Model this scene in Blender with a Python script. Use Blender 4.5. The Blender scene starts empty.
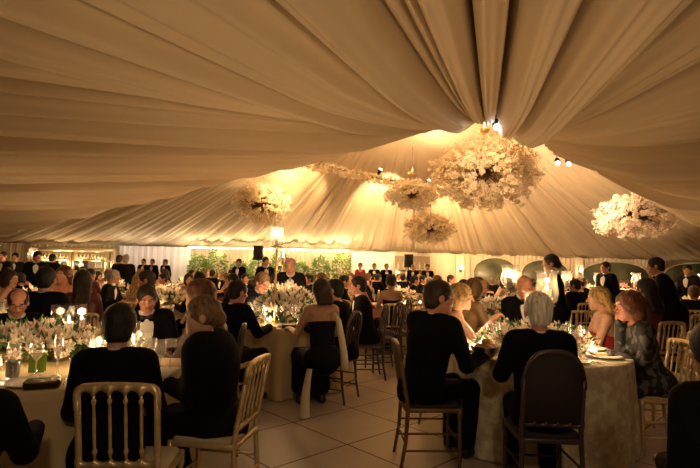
import bpy, math, random
import numpy as np
from mathutils import Vector, Matrix

random.seed(7)
RNG = np.random.default_rng(7)
COL = bpy.context.scene.collection
PI = math.pi
V = lambda *a: np.array(a, float)

# ------------------------------------------------------------------ camera model
FPX, EYE = 480.0, 1.42
PITCH, ROLL = math.atan(36 / 480), math.radians(1.2)

def at(px, py, y):
    """the point at depth y that is seen at pixel (px, py) of the 700x468 frame"""
    u, v = (px - 350) / FPX, -(py - 234) / FPX
    c, s = math.cos(ROLL), math.sin(ROLL)
    u, v = u * c - v * s, u * s + v * c
    d = V(u, math.cos(PITCH) - v * math.sin(PITCH), math.sin(PITCH) + v * math.cos(PITCH))
    return V(0, 0, EYE) + d * (y / d[1])

# ------------------------------------------------------------------ materials
MATS = {}
def mat(name, col, rough=0.6, metal=0.0, bump=None, var=0.0, vscale=8.0, sheen=0.0, trans=0.0, spec=0.5):
    if name in MATS: return MATS[name]
    m = bpy.data.materials.new(name); m.use_nodes = True
    nt = m.node_tree; b = nt.nodes['Principled BSDF']
    b.inputs['Base Color'].default_value = (*col, 1); b.inputs['Roughness'].default_value = rough
    b.inputs['Metallic'].default_value = metal
    b.inputs['Specular IOR Level'].default_value = spec
    if sheen: b.inputs['Sheen Weight'].default_value = sheen
    tc = nt.nodes.new('ShaderNodeTexCoord')
    if var:
        n = nt.nodes.new('ShaderNodeTexNoise'); n.inputs['Scale'].default_value = vscale
        r = nt.nodes.new('ShaderNodeValToRGB')
        r.color_ramp.elements[0].position = 0.3; r.color_ramp.elements[1].position = 0.7
        r.color_ramp.elements[0].color = (*[c * (1 - var) for c in col], 1)
        r.color_ramp.elements[1].color = (*[min(1, c * (1 + var)) for c in col], 1)
        nt.links.new(tc.outputs['Object'], n.inputs['Vector']); nt.links.new(n.outputs['Fac'], r.inputs['Fac'])
        nt.links.new(r.outputs['Color'], b.inputs['Base Color'])
    if bump:
        n = nt.nodes.new('ShaderNodeTexNoise'); n.inputs['Scale'].default_value = bump[0]; n.inputs['Detail'].default_value = 4
        bn = nt.nodes.new('ShaderNodeBump'); bn.inputs['Strength'].default_value = bump[1]; bn.inputs['Distance'].default_value = bump[2] if len(bump) > 2 else 0.01
        nt.links.new(tc.outputs['Object'], n.inputs['Vector']); nt.links.new(n.outputs['Fac'], bn.inputs['Height'])
        nt.links.new(bn.outputs['Normal'], b.inputs['Normal'])
    if trans:
        t = nt.nodes.new('ShaderNodeBsdfTranslucent'); t.inputs['Color'].default_value = (*col, 1)
        mx = nt.nodes.new('ShaderNodeMixShader'); mx.inputs['Fac'].default_value = trans
        out = nt.nodes['Material Output']
        nt.links.new(b.outputs['BSDF'], mx.inputs[1]); nt.links.new(t.outputs['BSDF'], mx.inputs[2])
        nt.links.new(mx.outputs['Shader'], out.inputs['Surface'])
    MATS[name] = m
    return m

def emit(name, col, strength):
    if name in MATS: return MATS[name]
    m = bpy.data.materials.new(name); m.use_nodes = True
    b = m.node_tree.nodes['Principled BSDF']
    b.inputs['Base Color'].default_value = (*col, 1)
    b.inputs['Emission Color'].default_value = (*col, 1); b.inputs['Emission Strength'].default_value = strength
    MATS[name] = m
    return m

def glass_mat(name, tint=(1, 1, 1), gloss=0.22):
    if name in MATS: return MATS[name]
    m = bpy.data.materials.new(name); m.use_nodes = True
    nt = m.node_tree; nt.nodes.remove(nt.nodes['Principled BSDF'])
    t = nt.nodes.new('ShaderNodeBsdfTransparent'); t.inputs['Color'].default_value = (*tint, 1)
    g = nt.nodes.new('ShaderNodeBsdfGlossy'); g.inputs['Roughness'].default_value = 0.06
    lw = nt.nodes.new('ShaderNodeLayerWeight'); lw.inputs['Blend'].default_value = 0.35
    mp = nt.nodes.new('ShaderNodeMapRange'); mp.inputs['To Min'].default_value = 0.10; mp.inputs['To Max'].default_value = 0.12 + gloss * 3
    mx = nt.nodes.new('ShaderNodeMixShader')
    nt.links.new(lw.outputs['Facing'], mp.inputs['Value']); nt.links.new(mp.outputs['Result'], mx.inputs['Fac'])
    nt.links.new(t.outputs[0], mx.inputs[1]); nt.links.new(g.outputs[0], mx.inputs[2])
    nt.links.new(mx.outputs[0], nt.nodes['Material Output'].inputs['Surface'])
    MATS[name] = m
    return m

def frosted(name, col, k):
    m = glass_mat(name, gloss=.3); nt = m.node_tree; out = nt.nodes['Material Output']; prev = out.inputs['Surface'].links[0].from_socket
    t = nt.nodes.new('ShaderNodeBsdfTranslucent'); t.inputs['Color'].default_value = (*col, 1)
    mx = nt.nodes.new('ShaderNodeMixShader'); mx.inputs['Fac'].default_value = k
    nt.links.new(prev, mx.inputs[1]); nt.links.new(t.outputs[0], mx.inputs[2]); nt.links.new(mx.outputs[0], out.inputs['Surface'])
    return m
M_FROST = frosted('hazy_lantern_glass', (.95, .88, .76), .14)
M_WGLASS = frosted('wine_glass_crystal', (.95, .90, .82), .10)
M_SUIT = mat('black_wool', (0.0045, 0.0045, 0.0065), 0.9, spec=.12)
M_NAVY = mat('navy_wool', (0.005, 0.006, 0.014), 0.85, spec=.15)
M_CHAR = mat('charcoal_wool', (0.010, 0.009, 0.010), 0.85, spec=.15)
M_SHIRT = mat('white_shirt_cotton', (0.82, 0.80, 0.76), 0.7)
M_SATIN = mat('black_satin', (0.008, 0.008, 0.010), 0.35)
M_SHOE = mat('black_shoe_leather', (0.012, 0.010, 0.010), 0.3)
M_SKIN = mat('skin', (0.62, 0.36, 0.25), 0.5, var=.10, vscale=30)
M_SKIN2 = mat('ruddy_skin', (0.62, 0.29, 0.19), 0.5, var=.10, vscale=30)
M_SKIN3 = mat('tanned_skin', (0.45, 0.25, 0.16), 0.5, var=.10, vscale=30)
M_LIP = mat('lips', (0.45, 0.14, 0.12), 0.4)
M_EYE = mat('eye_white', (0.75, 0.72, 0.68), 0.2)
M_IRIS = mat('eye_iris', (0.05, 0.03, 0.02), 0.2)
H_BLACK = mat('black_hair', (0.006, 0.0045, 0.004), 0.6, bump=(90, .5, .004))
H_BROWN = mat('brown_hair', (0.032, 0.016, 0.009), 0.55, bump=(90, .5, .004), var=.35, vscale=40)
H_AUBURN = mat('auburn_hair', (0.14, 0.05, 0.022), 0.45, bump=(90, .5, .004), var=.35, vscale=40)
H_BLOND = mat('blond_hair', (0.42, 0.26, 0.09), 0.5, bump=(90, .6, .004), var=.30, vscale=40)
H_SAND = mat('sandy_hair', (0.17, 0.095, 0.04), 0.5, bump=(90, .6, .004), var=.35, vscale=40)
H_GREY = mat('grey_hair', (0.32, 0.28, 0.24), 0.5, bump=(90, .5, .004), var=.25, vscale=40)
H_WHITE = mat('white_hair', (0.72, 0.66, 0.58), 0.5, bump=(90, .5, .004), var=.15, vscale=40)
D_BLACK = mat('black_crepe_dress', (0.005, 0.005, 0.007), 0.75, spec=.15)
D_RED = mat('red_silk_dress', (0.42, 0.03, 0.035), 0.45, var=.2)
D_GOLD = mat('gold_sequin_dress', (0.42, 0.27, 0.13), 0.4, metal=.35, bump=(260, .8, .004), var=.3, vscale=120)
D_TAUPE = mat('taupe_shawl_wool', (0.085, 0.060, 0.062), 0.85, bump=(120, .3, .003))
D_WINE = mat('wine_dress', (0.12, 0.02, 0.03), 0.5)
D_TEAL = mat('slate_dress', (0.05, 0.07, 0.09), 0.55)
D_ROSE = mat('rose_dress', (0.40, 0.17, 0.14), 0.55)
D_CREAM = mat('cream_dress', (0.60, 0.50, 0.38), 0.55)
M_IVORY = mat('ivory_cloth', (0.72, 0.66, 0.50), 0.7, bump=(60, .2, .003))
M_GILT = mat('champagne_gilt', (0.78, 0.62, 0.36), 0.32, metal=.55, var=.12, vscale=25)
M_PEWTER = mat('dark_plum_lacquer', (0.10, 0.075, 0.085), 0.3, metal=.5)
M_GILT_SHADE = mat('shade_toned_gilt', (0.22, 0.14, 0.08), 0.4, metal=.5)  # darker copy of the gilt, with the chair's shade put into its colour
M_PAD = mat('ivory_seat_pad', (0.62, 0.54, 0.40), 0.8)
M_DPAD = mat('dark_seat_pad', (0.03, 0.02, 0.025), 0.8)
M_GOLD = mat('brass', (0.80, 0.55, 0.20), 0.28, metal=.9)
M_SILVER = mat('silver', (0.75, 0.68, 0.58), 0.25, metal=1.0, bump=(40, .6, .006))
M_PETAL = mat('white_petal', (0.86, 0.80, 0.70), 0.6, trans=.3)
M_PETAL_O = mat('cream_orchid_petal', (0.86, 0.74, 0.54), 0.6, trans=.3)
M_PINK = mat('blush_petal', (0.80, 0.60, 0.50), 0.6, trans=.3)
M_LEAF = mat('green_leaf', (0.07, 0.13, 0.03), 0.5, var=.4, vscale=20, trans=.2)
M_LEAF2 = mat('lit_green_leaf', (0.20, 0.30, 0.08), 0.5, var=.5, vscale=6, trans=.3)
M_TWIG = mat('brown_twig', (0.10, 0.05, 0.025), 0.8)
M_TWIG_P = mat('pale_twig', (0.50, 0.36, 0.20), 0.8)
M_WAX = mat('candle_wax', (0.90, 0.82, 0.66), 0.5)
M_FLAME = emit('candle_flame', (1.0, 0.66, 0.28), 90)
M_GLASS = glass_mat('clear_glass')
M_WINE = mat('red_wine', (0.10, 0.006, 0.012), 0.1)
M_PLATE = mat('white_china', (0.80, 0.76, 0.70), 0.2)
M_BLACK = mat('black_paint', (0.008, 0.008, 0.008), 0.4)
M_TRUSS = mat('grey_truss_metal', (0.30, 0.26, 0.22), 0.4, metal=.6)
M_WIRE = mat('steel_wire', (0.12, 0.09, 0.06), 0.5)

def strands(m, lo=.35, hi=1.5):
    nt = m.node_tree; b = nt.nodes['Principled BSDF']; c = tuple(b.inputs['Base Color'].default_value)[:3]
    for n in list(nt.nodes):
        if n.type in ('TEX_NOISE', 'VALTORGB', 'BUMP'): nt.nodes.remove(n)
    tc = [n for n in nt.nodes if n.type == 'TEX_COORD'][0]
    mp = nt.nodes.new('ShaderNodeMapping'); mp.inputs['Scale'].default_value = (85, 45, 9)
    n = nt.nodes.new('ShaderNodeTexNoise'); n.inputs['Scale'].default_value = 1; n.inputs['Detail'].default_value = 3; n.inputs['Distortion'].default_value = .6
    r = nt.nodes.new('ShaderNodeValToRGB'); r.color_ramp.elements[0].position = .34; r.color_ramp.elements[1].position = .66
    r.color_ramp.elements[0].color = (*[x * lo for x in c], 1); r.color_ramp.elements[1].color = (*[min(1, x * hi) for x in c], 1)
    bn = nt.nodes.new('ShaderNodeBump'); bn.inputs['Strength'].default_value = .7; bn.inputs['Distance'].default_value = .008
    L = nt.links.new
    L(tc.outputs['Object'], mp.inputs['Vector']); L(mp.outputs[0], n.inputs['Vector']); L(n.outputs['Fac'], r.inputs['Fac']); L(r.outputs['Color'], b.inputs['Base Color'])
    L(n.outputs['Fac'], bn.inputs['Height']); L(bn.outputs['Normal'], b.inputs['Normal'])
for h in (H_BLACK, H_BROWN, H_AUBURN, H_BLOND, H_SAND, H_GREY, H_WHITE): strands(h, .35 if h not in (H_WHITE, H_GREY) else .6)
def patterned():
    m = mat('leaf_print_jacket', (0.01, 0.01, 0.012), 0.7)
    nt = m.node_tree; b = nt.nodes['Principled BSDF']
    tc = nt.nodes.new('ShaderNodeTexCoord'); mp = nt.nodes.new('ShaderNodeMapping'); mp.inputs['Scale'].default_value = (17, 17, 8)
    mp.inputs['Rotation'].default_value = (.3, .5, .2)
    vo = nt.nodes.new('ShaderNodeTexVoronoi'); vo.inputs['Scale'].default_value = 1.0; vo.feature = 'F1'
    r = nt.nodes.new('ShaderNodeValToRGB'); r.color_ramp.interpolation = 'CONSTANT'
    r.color_ramp.elements[0].color = (.10, .096, .092, 1); r.color_ramp.elements[1].color = (.010, .010, .014, 1); r.color_ramp.elements[1].position = .42
    ns = nt.nodes.new('ShaderNodeTexNoise'); ns.inputs['Scale'].default_value = 9; av = nt.nodes.new('ShaderNodeVectorMath'); av.operation = 'MULTIPLY_ADD'; av.inputs[1].default_value = (.16, .16, .16)
    nt.links.new(tc.outputs['Object'], ns.inputs['Vector']); nt.links.new(ns.outputs['Color'], av.inputs[0]); nt.links.new(tc.outputs['Object'], av.inputs[2])
    nt.links.new(av.outputs[0], mp.inputs['Vector']); nt.links.new(mp.outputs['Vector'], vo.inputs['Vector'])
    nt.links.new(vo.outputs['Distance'], r.inputs['Fac']); nt.links.new(r.outputs['Color'], b.inputs['Base Color'])
    return m
M_PRINT = patterned()

def damask():
    m = mat('damask_cloth', (0.74, 0.66, 0.48), 0.65)
    nt = m.node_tree; b = nt.nodes['Principled BSDF']
    tc = nt.nodes.new('ShaderNodeTexCoord')
    vo = nt.nodes.new('ShaderNodeTexVoronoi'); vo.inputs['Scale'].default_value = 9; vo.feature = 'SMOOTH_F1'
    wv = nt.nodes.new('ShaderNodeTexNoise'); wv.inputs['Scale'].default_value = 14; wv.inputs['Detail'].default_value = 3
    ad = nt.nodes.new('ShaderNodeMath'); ad.operation = 'MULTIPLY_ADD'; ad.inputs[1].default_value = 1.4
    bn = nt.nodes.new('ShaderNodeBump'); bn.inputs['Strength'].default_value = .8; bn.inputs['Distance'].default_value = .02
    r = nt.nodes.new('ShaderNodeValToRGB')
    r.color_ramp.elements[0].position = .45; r.color_ramp.elements[1].position = .6
    r.color_ramp.elements[0].color = (.60, .53, .37, 1); r.color_ramp.elements[1].color = (.80, .74, .58, 1)
    nt.links.new(tc.outputs['Object'], vo.inputs['Vector']); nt.links.new(tc.outputs['Object'], wv.inputs['Vector'])
    nt.links.new(wv.outputs['Fac'], ad.inputs[0]); nt.links.new(vo.outputs['Distance'], ad.inputs[2])
    nt.links.new(ad.outputs[0], bn.inputs['Height']); nt.links.new(bn.outputs['Normal'], b.inputs['Normal'])
    nt.links.new(wv.outputs['Fac'], r.inputs['Fac']); nt.links.new(r.outputs['Color'], b.inputs['Base Color'])
    return m
M_DAMASK = damask()
M_CLOTH = mat('plain_gold_cloth', (0.66, 0.52, 0.30), 0.7, bump=(40, .2, .004))
M_TOPCLOTH = mat('white_table_runner', (0.82, 0.76, 0.64), 0.7)

# ------------------------------------------------------------------ mesh helpers
class MB:
    """collects shapes, then links them as ONE mesh object"""
    def __init__(s): s.v, s.f, s.m = [], [], []
    def add(s, vs, fs, mi=0):
        b = len(s.v); s.v.extend([tuple(map(float, p)) for p in vs])
        s.f.extend([tuple(b + i for i in q) for q in fs]); s.m.extend([mi] * len(fs)); return s
    def box(s, c, d, R=None, mi=0):
        c = V(*c); h = V(*d) / 2
        P = [V(x, y, z) * h for x in (-1, 1) for y in (-1, 1) for z in (-1, 1)]
        if R is not None: P = [R @ p for p in P]
        return s.add([c + p for p in P], [(0, 1, 3, 2), (4, 6, 7, 5), (0, 4, 5, 1), (2, 3, 7, 6), (0, 2, 6, 4), (1, 5, 7, 3)], mi)
    def rbox(s, c, d, r=0.02, mi=0, n=3):
        """box with rounded vertical corners and a softened top rim"""
        hx, hy, hz = d[0] / 2, d[1] / 2, d[2] / 2
        def ring(inset, z):
            out = []
            for qx, qy, a0 in ((1, 1, 0), (-1, 1, 90), (-1, -1, 180), (1, -1, 270)):
                for k in range(n + 1):
                    a = math.radians(a0 + 90 * k / n); rr = max(r - inset, .001)
                    out.append((c[0] + qx * (hx - r) + rr * math.cos(a), c[1] + qy * (hy - r) + rr * math.sin(a), z))
            return out
        e = min(r, hz) * .6
        rings = [ring(e * .6, c[2] - hz), ring(0, c[2] - hz + e * .6), ring(0, c[2] + hz - e), ring(e * .4, c[2] + hz - e * .3), ring(e, c[2] + hz)]
        N = len(rings[0]); vs = [p for q in rings for p in q]
        fs = [(i * N + j, i * N + (j + 1) % N, (i + 1) * N + (j + 1) % N, (i + 1) * N + j) for i in range(4) for j in range(N)]
        fs += [tuple(range(N))[::-1], tuple(4 * N + j for j in range(N))]
        return s.add(vs, fs, mi)
    def tube(s, pts, rad, n=8, mi=0, cap=True):
        pts = [V(*p) for p in pts]; L = len(pts)
        rad = [rad] * L if np.isscalar(rad) else list(rad)
        vs = []; prev = None
        for i, p in enumerate(pts):
            t = pts[min(i + 1, L - 1)] - pts[max(i - 1, 0)]; t = t / (np.linalg.norm(t) + 1e-9)
            a = prev if prev is not None else (V(0, 0, 1) if abs(t[2]) < .9 else V(0, 1, 0))
            x = a - t * a.dot(t); x /= np.linalg.norm(x) + 1e-9; y = np.cross(t, x); prev = x
            vs += [p + rad[i] * (math.cos(2 * PI * k / n) * x + math.sin(2 * PI * k / n) * y) for k in range(n)]
        fs = [(i * n + k, i * n + (k + 1) % n, (i + 1) * n + (k + 1) % n, (i + 1) * n + k) for i in range(L - 1) for k in range(n)]
        if cap: fs += [tuple(range(n))[::-1], tuple((L - 1) * n + k for k in range(n))]
        return s.add(vs, fs, mi)
    def lathe(s, prof, c=(0, 0, 0), n=16, mi=0, cap=True):
        vs = [(c[0] + r * math.cos(2 * PI * k / n), c[1] + r * math.sin(2 * PI * k / n), c[2] + z) for r, z in prof for k in range(n)]
        L = len(prof)
        fs = [(i * n + k, i * n + (k + 1) % n, (i + 1) * n + (k + 1) % n, (i + 1) * n + k) for i in range(L - 1) for k in range(n)]
        if cap: fs += [tuple(range(n))[::-1], tuple((L - 1) * n + k for k in range(n))]
        return s.add(vs, fs, mi)
    def ball(s, c, r, n=10, mi=0, nz=6):
        r = (r, r, r) if np.isscalar(r) else r
        prof = [(math.cos(a), math.sin(a)) for a in np.linspace(-PI / 2 + .05, PI / 2 - .05, nz)]
        vs = [(c[0] + r[0] * q * math.cos(2 * PI * k / n), c[1] + r[1] * q * math.sin(2 * PI * k / n), c[2] + r[2] * z) for q, z in prof for k in range(n)]
        fs = [(i * n + k, i * n + (k + 1) % n, (i + 1) * n + (k + 1) % n, (i + 1) * n + k) for i in range(nz - 1) for k in range(n)]
        fs += [tuple(range(n))[::-1], tuple((nz - 1) * n + k for k in range(n))]
        return s.add(vs, fs, mi)
    def ribbon(s, xs, lo, hi, yf, th, mi=0):
        """upright slab between two height curves over x, y = yf(z), thickness th"""
        N = len(xs); vs = []
        for x, a, b in zip(xs, lo, hi):
            vs += [(x, yf(a) - th / 2, a), (x, yf(a) + th / 2, a), (x, yf(b) - th / 2, b), (x, yf(b) + th / 2, b)]
        fs = []
        for i in range(N - 1):
            a, b = 4 * i, 4 * i + 4
            fs += [(a, b, b + 2, a + 2), (a + 1, a + 3, b + 3, b + 1), (a + 2, b + 2, b + 3, a + 3), (a, a + 1, b + 1, b)]
        fs += [(0, 2, 3, 1), (4 * N - 4, 4 * N - 3, 4 * N - 1, 4 * N - 2)]
        return s.add(vs, fs, mi)
    def build(s, name, mats, parent=None, smooth=True, loc=None, rz=0):
        me = bpy.data.meshes.new(name); me.from_pydata(s.v, [], s.f)
        return link(name, me, mats, parent, smooth, loc, rz, s.m)

def link(name, me, mats, parent=None, smooth=True, loc=None, rz=0, mi=None):
    for m in (mats if isinstance(mats, (list, tuple)) else [mats]): me.materials.append(m)
    if mi is not None and any(mi): me.polygons.foreach_set('material_index', np.array(mi, np.int32))
    if smooth: me.polygons.foreach_set('use_smooth', np.ones(len(me.polygons), bool))
    me.update()
    o = bpy.data.objects.new(name, me); COL.objects.link(o)
    if parent is not None: o.parent = parent
    if loc is not None: o.location = loc
    o.rotation_euler = (0, 0, rz)
    return o

def np_mesh(name, verts, quads):
    me = bpy.data.meshes.new(name)
    verts = np.asarray(verts, np.float32); quads = np.asarray(quads, np.int32); k = quads.shape[1]
    me.vertices.add(len(verts)); me.vertices.foreach_set('co', verts.ravel())
    me.loops.add(quads.size); me.loops.foreach_set('vertex_index', quads.ravel())
    me.polygons.add(len(quads))
    me.polygons.foreach_set('loop_start', np.arange(0, quads.size, k, dtype=np.int32))
    me.update(calc_edges=True)
    return me

def grid_mesh(name, P):
    n, m = P.shape[:2]
    idx = np.arange(n * m).reshape(n, m)
    q = np.stack([idx[:-1, :-1], idx[:-1, 1:], idx[1:, 1:], idx[1:, :-1]], -1).reshape(-1, 4)
    return np_mesh(name, P.reshape(-1, 3), q)

def tag(o, label=None, cat=None, group=None, kind=None):
    for k, v in (('label', label), ('category', cat), ('group', group), ('kind', kind)):
        if v: o[k] = v
    return o

def thing(name, label, cat, loc=(0, 0, 0), rz=0, group=None):
    o = bpy.data.objects.new(name, None); COL.objects.link(o)
    o.location = loc; o.rotation_euler = (0, 0, rz); o.empty_display_size = .1
    return tag(o, label, cat, group)

def kids(o): return list(o.children)
def dup(root, loc, rz, label=None, group=None, scale=None):
    r = root.copy(); COL.objects.link(r); r.location = loc; r.rotation_euler = (0, 0, rz)
    if label: r['label'] = label
    if group: r['group'] = group
    if scale: r.scale = (scale,) * 3
    for ch in kids(root):
        if ch.name.startswith('Light'): continue
        c = ch.copy(); COL.objects.link(c); c.parent = r
        for g in kids(ch):
            d = g.copy(); COL.objects.link(d); d.parent = c
    return r

def struct(o): o['kind'] = 'structure'; return o

# ------------------------------------------------------------------ signed-distance sculpting
def surface_nets(D, xs, ys, zs):
    ins = D < 0; nx, ny, nz = D.shape
    S = np.zeros((nx - 1, ny - 1, nz - 1, 3)); C = np.zeros((nx - 1, ny - 1, nz - 1))
    ax = [xs, ys, zs]
    for a in range(3):
        b, c = [i for i in range(3) if i != a]
        sl0 = [slice(None)] * 3; sl1 = [slice(None)] * 3
        sl0[a] = slice(0, -1); sl1[a] = slice(1, None)
        d0, d1 = D[tuple(sl0)], D[tuple(sl1)]
        I = np.argwhere(ins[tuple(sl0)] != ins[tuple(sl1)])
        if len(I) == 0: continue
        e0 = d0[tuple(I.T)]; e1 = d1[tuple(I.T)]; t = np.clip(e0 / (e0 - e1), 0, 1)
        p = np.stack([ax[k][I[:, k]] for k in range(3)], 1)
        p[:, a] += t * (ax[a][I[:, a] + 1] - ax[a][I[:, a]])
        for ob in (0, -1):
            for oc in (0, -1):
                J = I.copy(); J[:, b] += ob; J[:, c] += oc
                ok = (J[:, b] >= 0) & (J[:, c] >= 0) & (J[:, b] < C.shape[b]) & (J[:, c] < C.shape[c])
                np.add.at(S, tuple(J[ok].T), p[ok]); np.add.at(C, tuple(J[ok].T), 1)
    mask = C > 0
    idx = -np.ones(C.shape, np.int64); idx[mask] = np.arange(mask.sum())
    verts = S[mask] / C[mask][:, None]
    quads = []
    for a in range(3):
        b, c = [(1, 2), (2, 0), (0, 1)][a]
        sl0 = [slice(None)] * 3; sl1 = [slice(None)] * 3
        sl0[a] = slice(0, -1); sl1[a] = slice(1, None)
        A, B = ins[tuple(sl0)], ins[tuple(sl1)]
        I = np.argwhere(A != B)
        if len(I) == 0: continue
        ok = (I[:, b] > 0) & (I[:, c] > 0) & (I[:, b] < D.shape[b] - 1) & (I[:, c] < D.shape[c] - 1); I = I[ok]
        def cell(ob, oc):
            J = I.copy(); J[:, b] += ob; J[:, c] += oc; return idx[tuple(J.T)]
        q = np.stack([cell(-1, -1), cell(0, -1), cell(0, 0), cell(-1, 0)], 1)
        fl = ~A[tuple(I.T)]; q[fl] = q[fl][:, ::-1]
        quads.append(q)
    q = np.concatenate(quads) if quads else np.zeros((0, 4), int)
    return verts, q[(q >= 0).all(1)]

def axis(lo, hi, h, fine=()):
    out = [lo]
    while out[-1] < hi:
        st = h
        for a, b, h2 in fine:
            if a - h <= out[-1] <= b: st = min(st, h2)
        out.append(out[-1] + st)
    return np.array(out)

HEAD = [None, 1.07]
class Field:
    def __init__(s, lo, hi, h, fx=(), fy=(), fz=()):
        s.x, s.y, s.z = axis(lo[0], hi[0], h, fx), axis(lo[1], hi[1], h, fy), axis(lo[2], hi[2], h, fz)
        s.h = h; s.D = np.ones((len(s.x), len(s.y), len(s.z)))
    def sl(s, lo, hi, m):
        r = []
        for a, l, u in zip((s.x, s.y, s.z), lo, hi):
            i, j = np.searchsorted(a, l - m), np.searchsorted(a, u + m)
            r.append(slice(max(i - 1, 0), min(j + 1, len(a))))
        return tuple(r)
    def op(s, fn, lo, hi, k, sub=False):
        q = s.sl(lo, hi, k + 2.5 * s.h)
        X, Y, Z = s.x[q[0]][:, None, None], s.y[q[1]][None, :, None], s.z[q[2]][None, None, :]
        if 0 in (X.size, Y.size, Z.size): return s
        d = fn(X, Y, Z); a = s.D[q]
        if sub: a, d = -a, d
        if k > 0:
            h = np.clip(.5 + .5 * (d - a) / k, 0, 1); r = d * (1 - h) + a * h - k * h * (1 - h)
        else: r = np.minimum(a, d)
        s.D[q] = -r if sub else r
        return s
    def cap(s, a, b, ra, rb=None, k=.02, sub=False):
        rb = ra if rb is None else rb; a, b = V(*a), V(*b); ba = b - a; L = ba.dot(ba) + 1e-9; R = max(ra, rb)
        def fn(X, Y, Z):
            px, py, pz = X - a[0], Y - a[1], Z - a[2]
            h = np.clip((px * ba[0] + py * ba[1] + pz * ba[2]) / L, 0, 1)
            return np.sqrt((px - h * ba[0]) ** 2 + (py - h * ba[1]) ** 2 + (pz - h * ba[2]) ** 2) - (ra + (rb - ra) * h)
        return s.op(fn, np.minimum(a, b) - R, np.maximum(a, b) + R, k, sub)
    def ell(s, c, r, F=None, k=.02, sub=False, wob=0):
        c = V(*c); r = [x * HEAD[1] for x in r] if F is not None and F is HEAD[0] else r; F = np.eye(3) if F is None else F; R = max(r)
        def fn(X, Y, Z):
            p = [X - c[0], Y - c[1], Z - c[2]]
            q = [(p[0] * F[i][0] + p[1] * F[i][1] + p[2] * F[i][2]) for i in range(3)]
            k0 = np.sqrt(sum((q[i] / r[i]) ** 2 for i in range(3))) + 1e-6
            k1 = np.sqrt(sum((q[i] / r[i] ** 2) ** 2 for i in range(3))) + 1e-6
            d = k0 * (k0 - 1) / k1
            if wob: d = d + wob * np.sin(70 * X + 3 * Z) * np.sin(65 * Y + 1) * np.sin(60 * Z)
            return d
        return s.op(fn, c - R, c + R, k, sub)
    def cut(s, c, n):
        """remove everything on the side n points to"""
        n = V(*n) / np.linalg.norm(n)
        d = (s.x[:, None, None] - c[0]) * n[0] + (s.y[None, :, None] - c[1]) * n[1] + (s.z[None, None, :] - c[2]) * n[2]
        s.D = np.maximum(s.D, d); return s
    def nets(s): return surface_nets(s.D, s.x, s.y, s.z)
# ------------------------------------------------------------------ people
def frame(lean=0, yaw=0, side=0):
    """rows right, forward, up; lean tips forward, yaw turns to the figure's left, side tips to its right"""
    a, b, c = math.radians(lean), math.radians(yaw), math.radians(side)
    u = V(math.sin(c), math.sin(a), math.cos(a) * math.cos(c)); u /= np.linalg.norm(u)
    f = V(-math.sin(b), math.cos(b), 0); f = f - u * f.dot(u); f /= np.linalg.norm(f)
    return np.stack([np.cross(f, u), f, u])

def tilt(F, deg):
    a = math.radians(deg)
    f = F[1] * math.cos(a) - F[2] * math.sin(a); u = F[2] * math.cos(a) + F[1] * math.sin(a)
    return np.stack([F[0], f, u])

def net_obj(fl, name, mats, parent, mi_fn=None):
    v, q = fl.nets()
    if len(q) == 0: return None
    me = np_mesh(name, v, q)
    mi = None
    if mi_fn is not None:
        mi = mi_fn(v[q].mean(1)).astype(int)
    return link(name, me, mats, parent, True, mi=mi)

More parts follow.
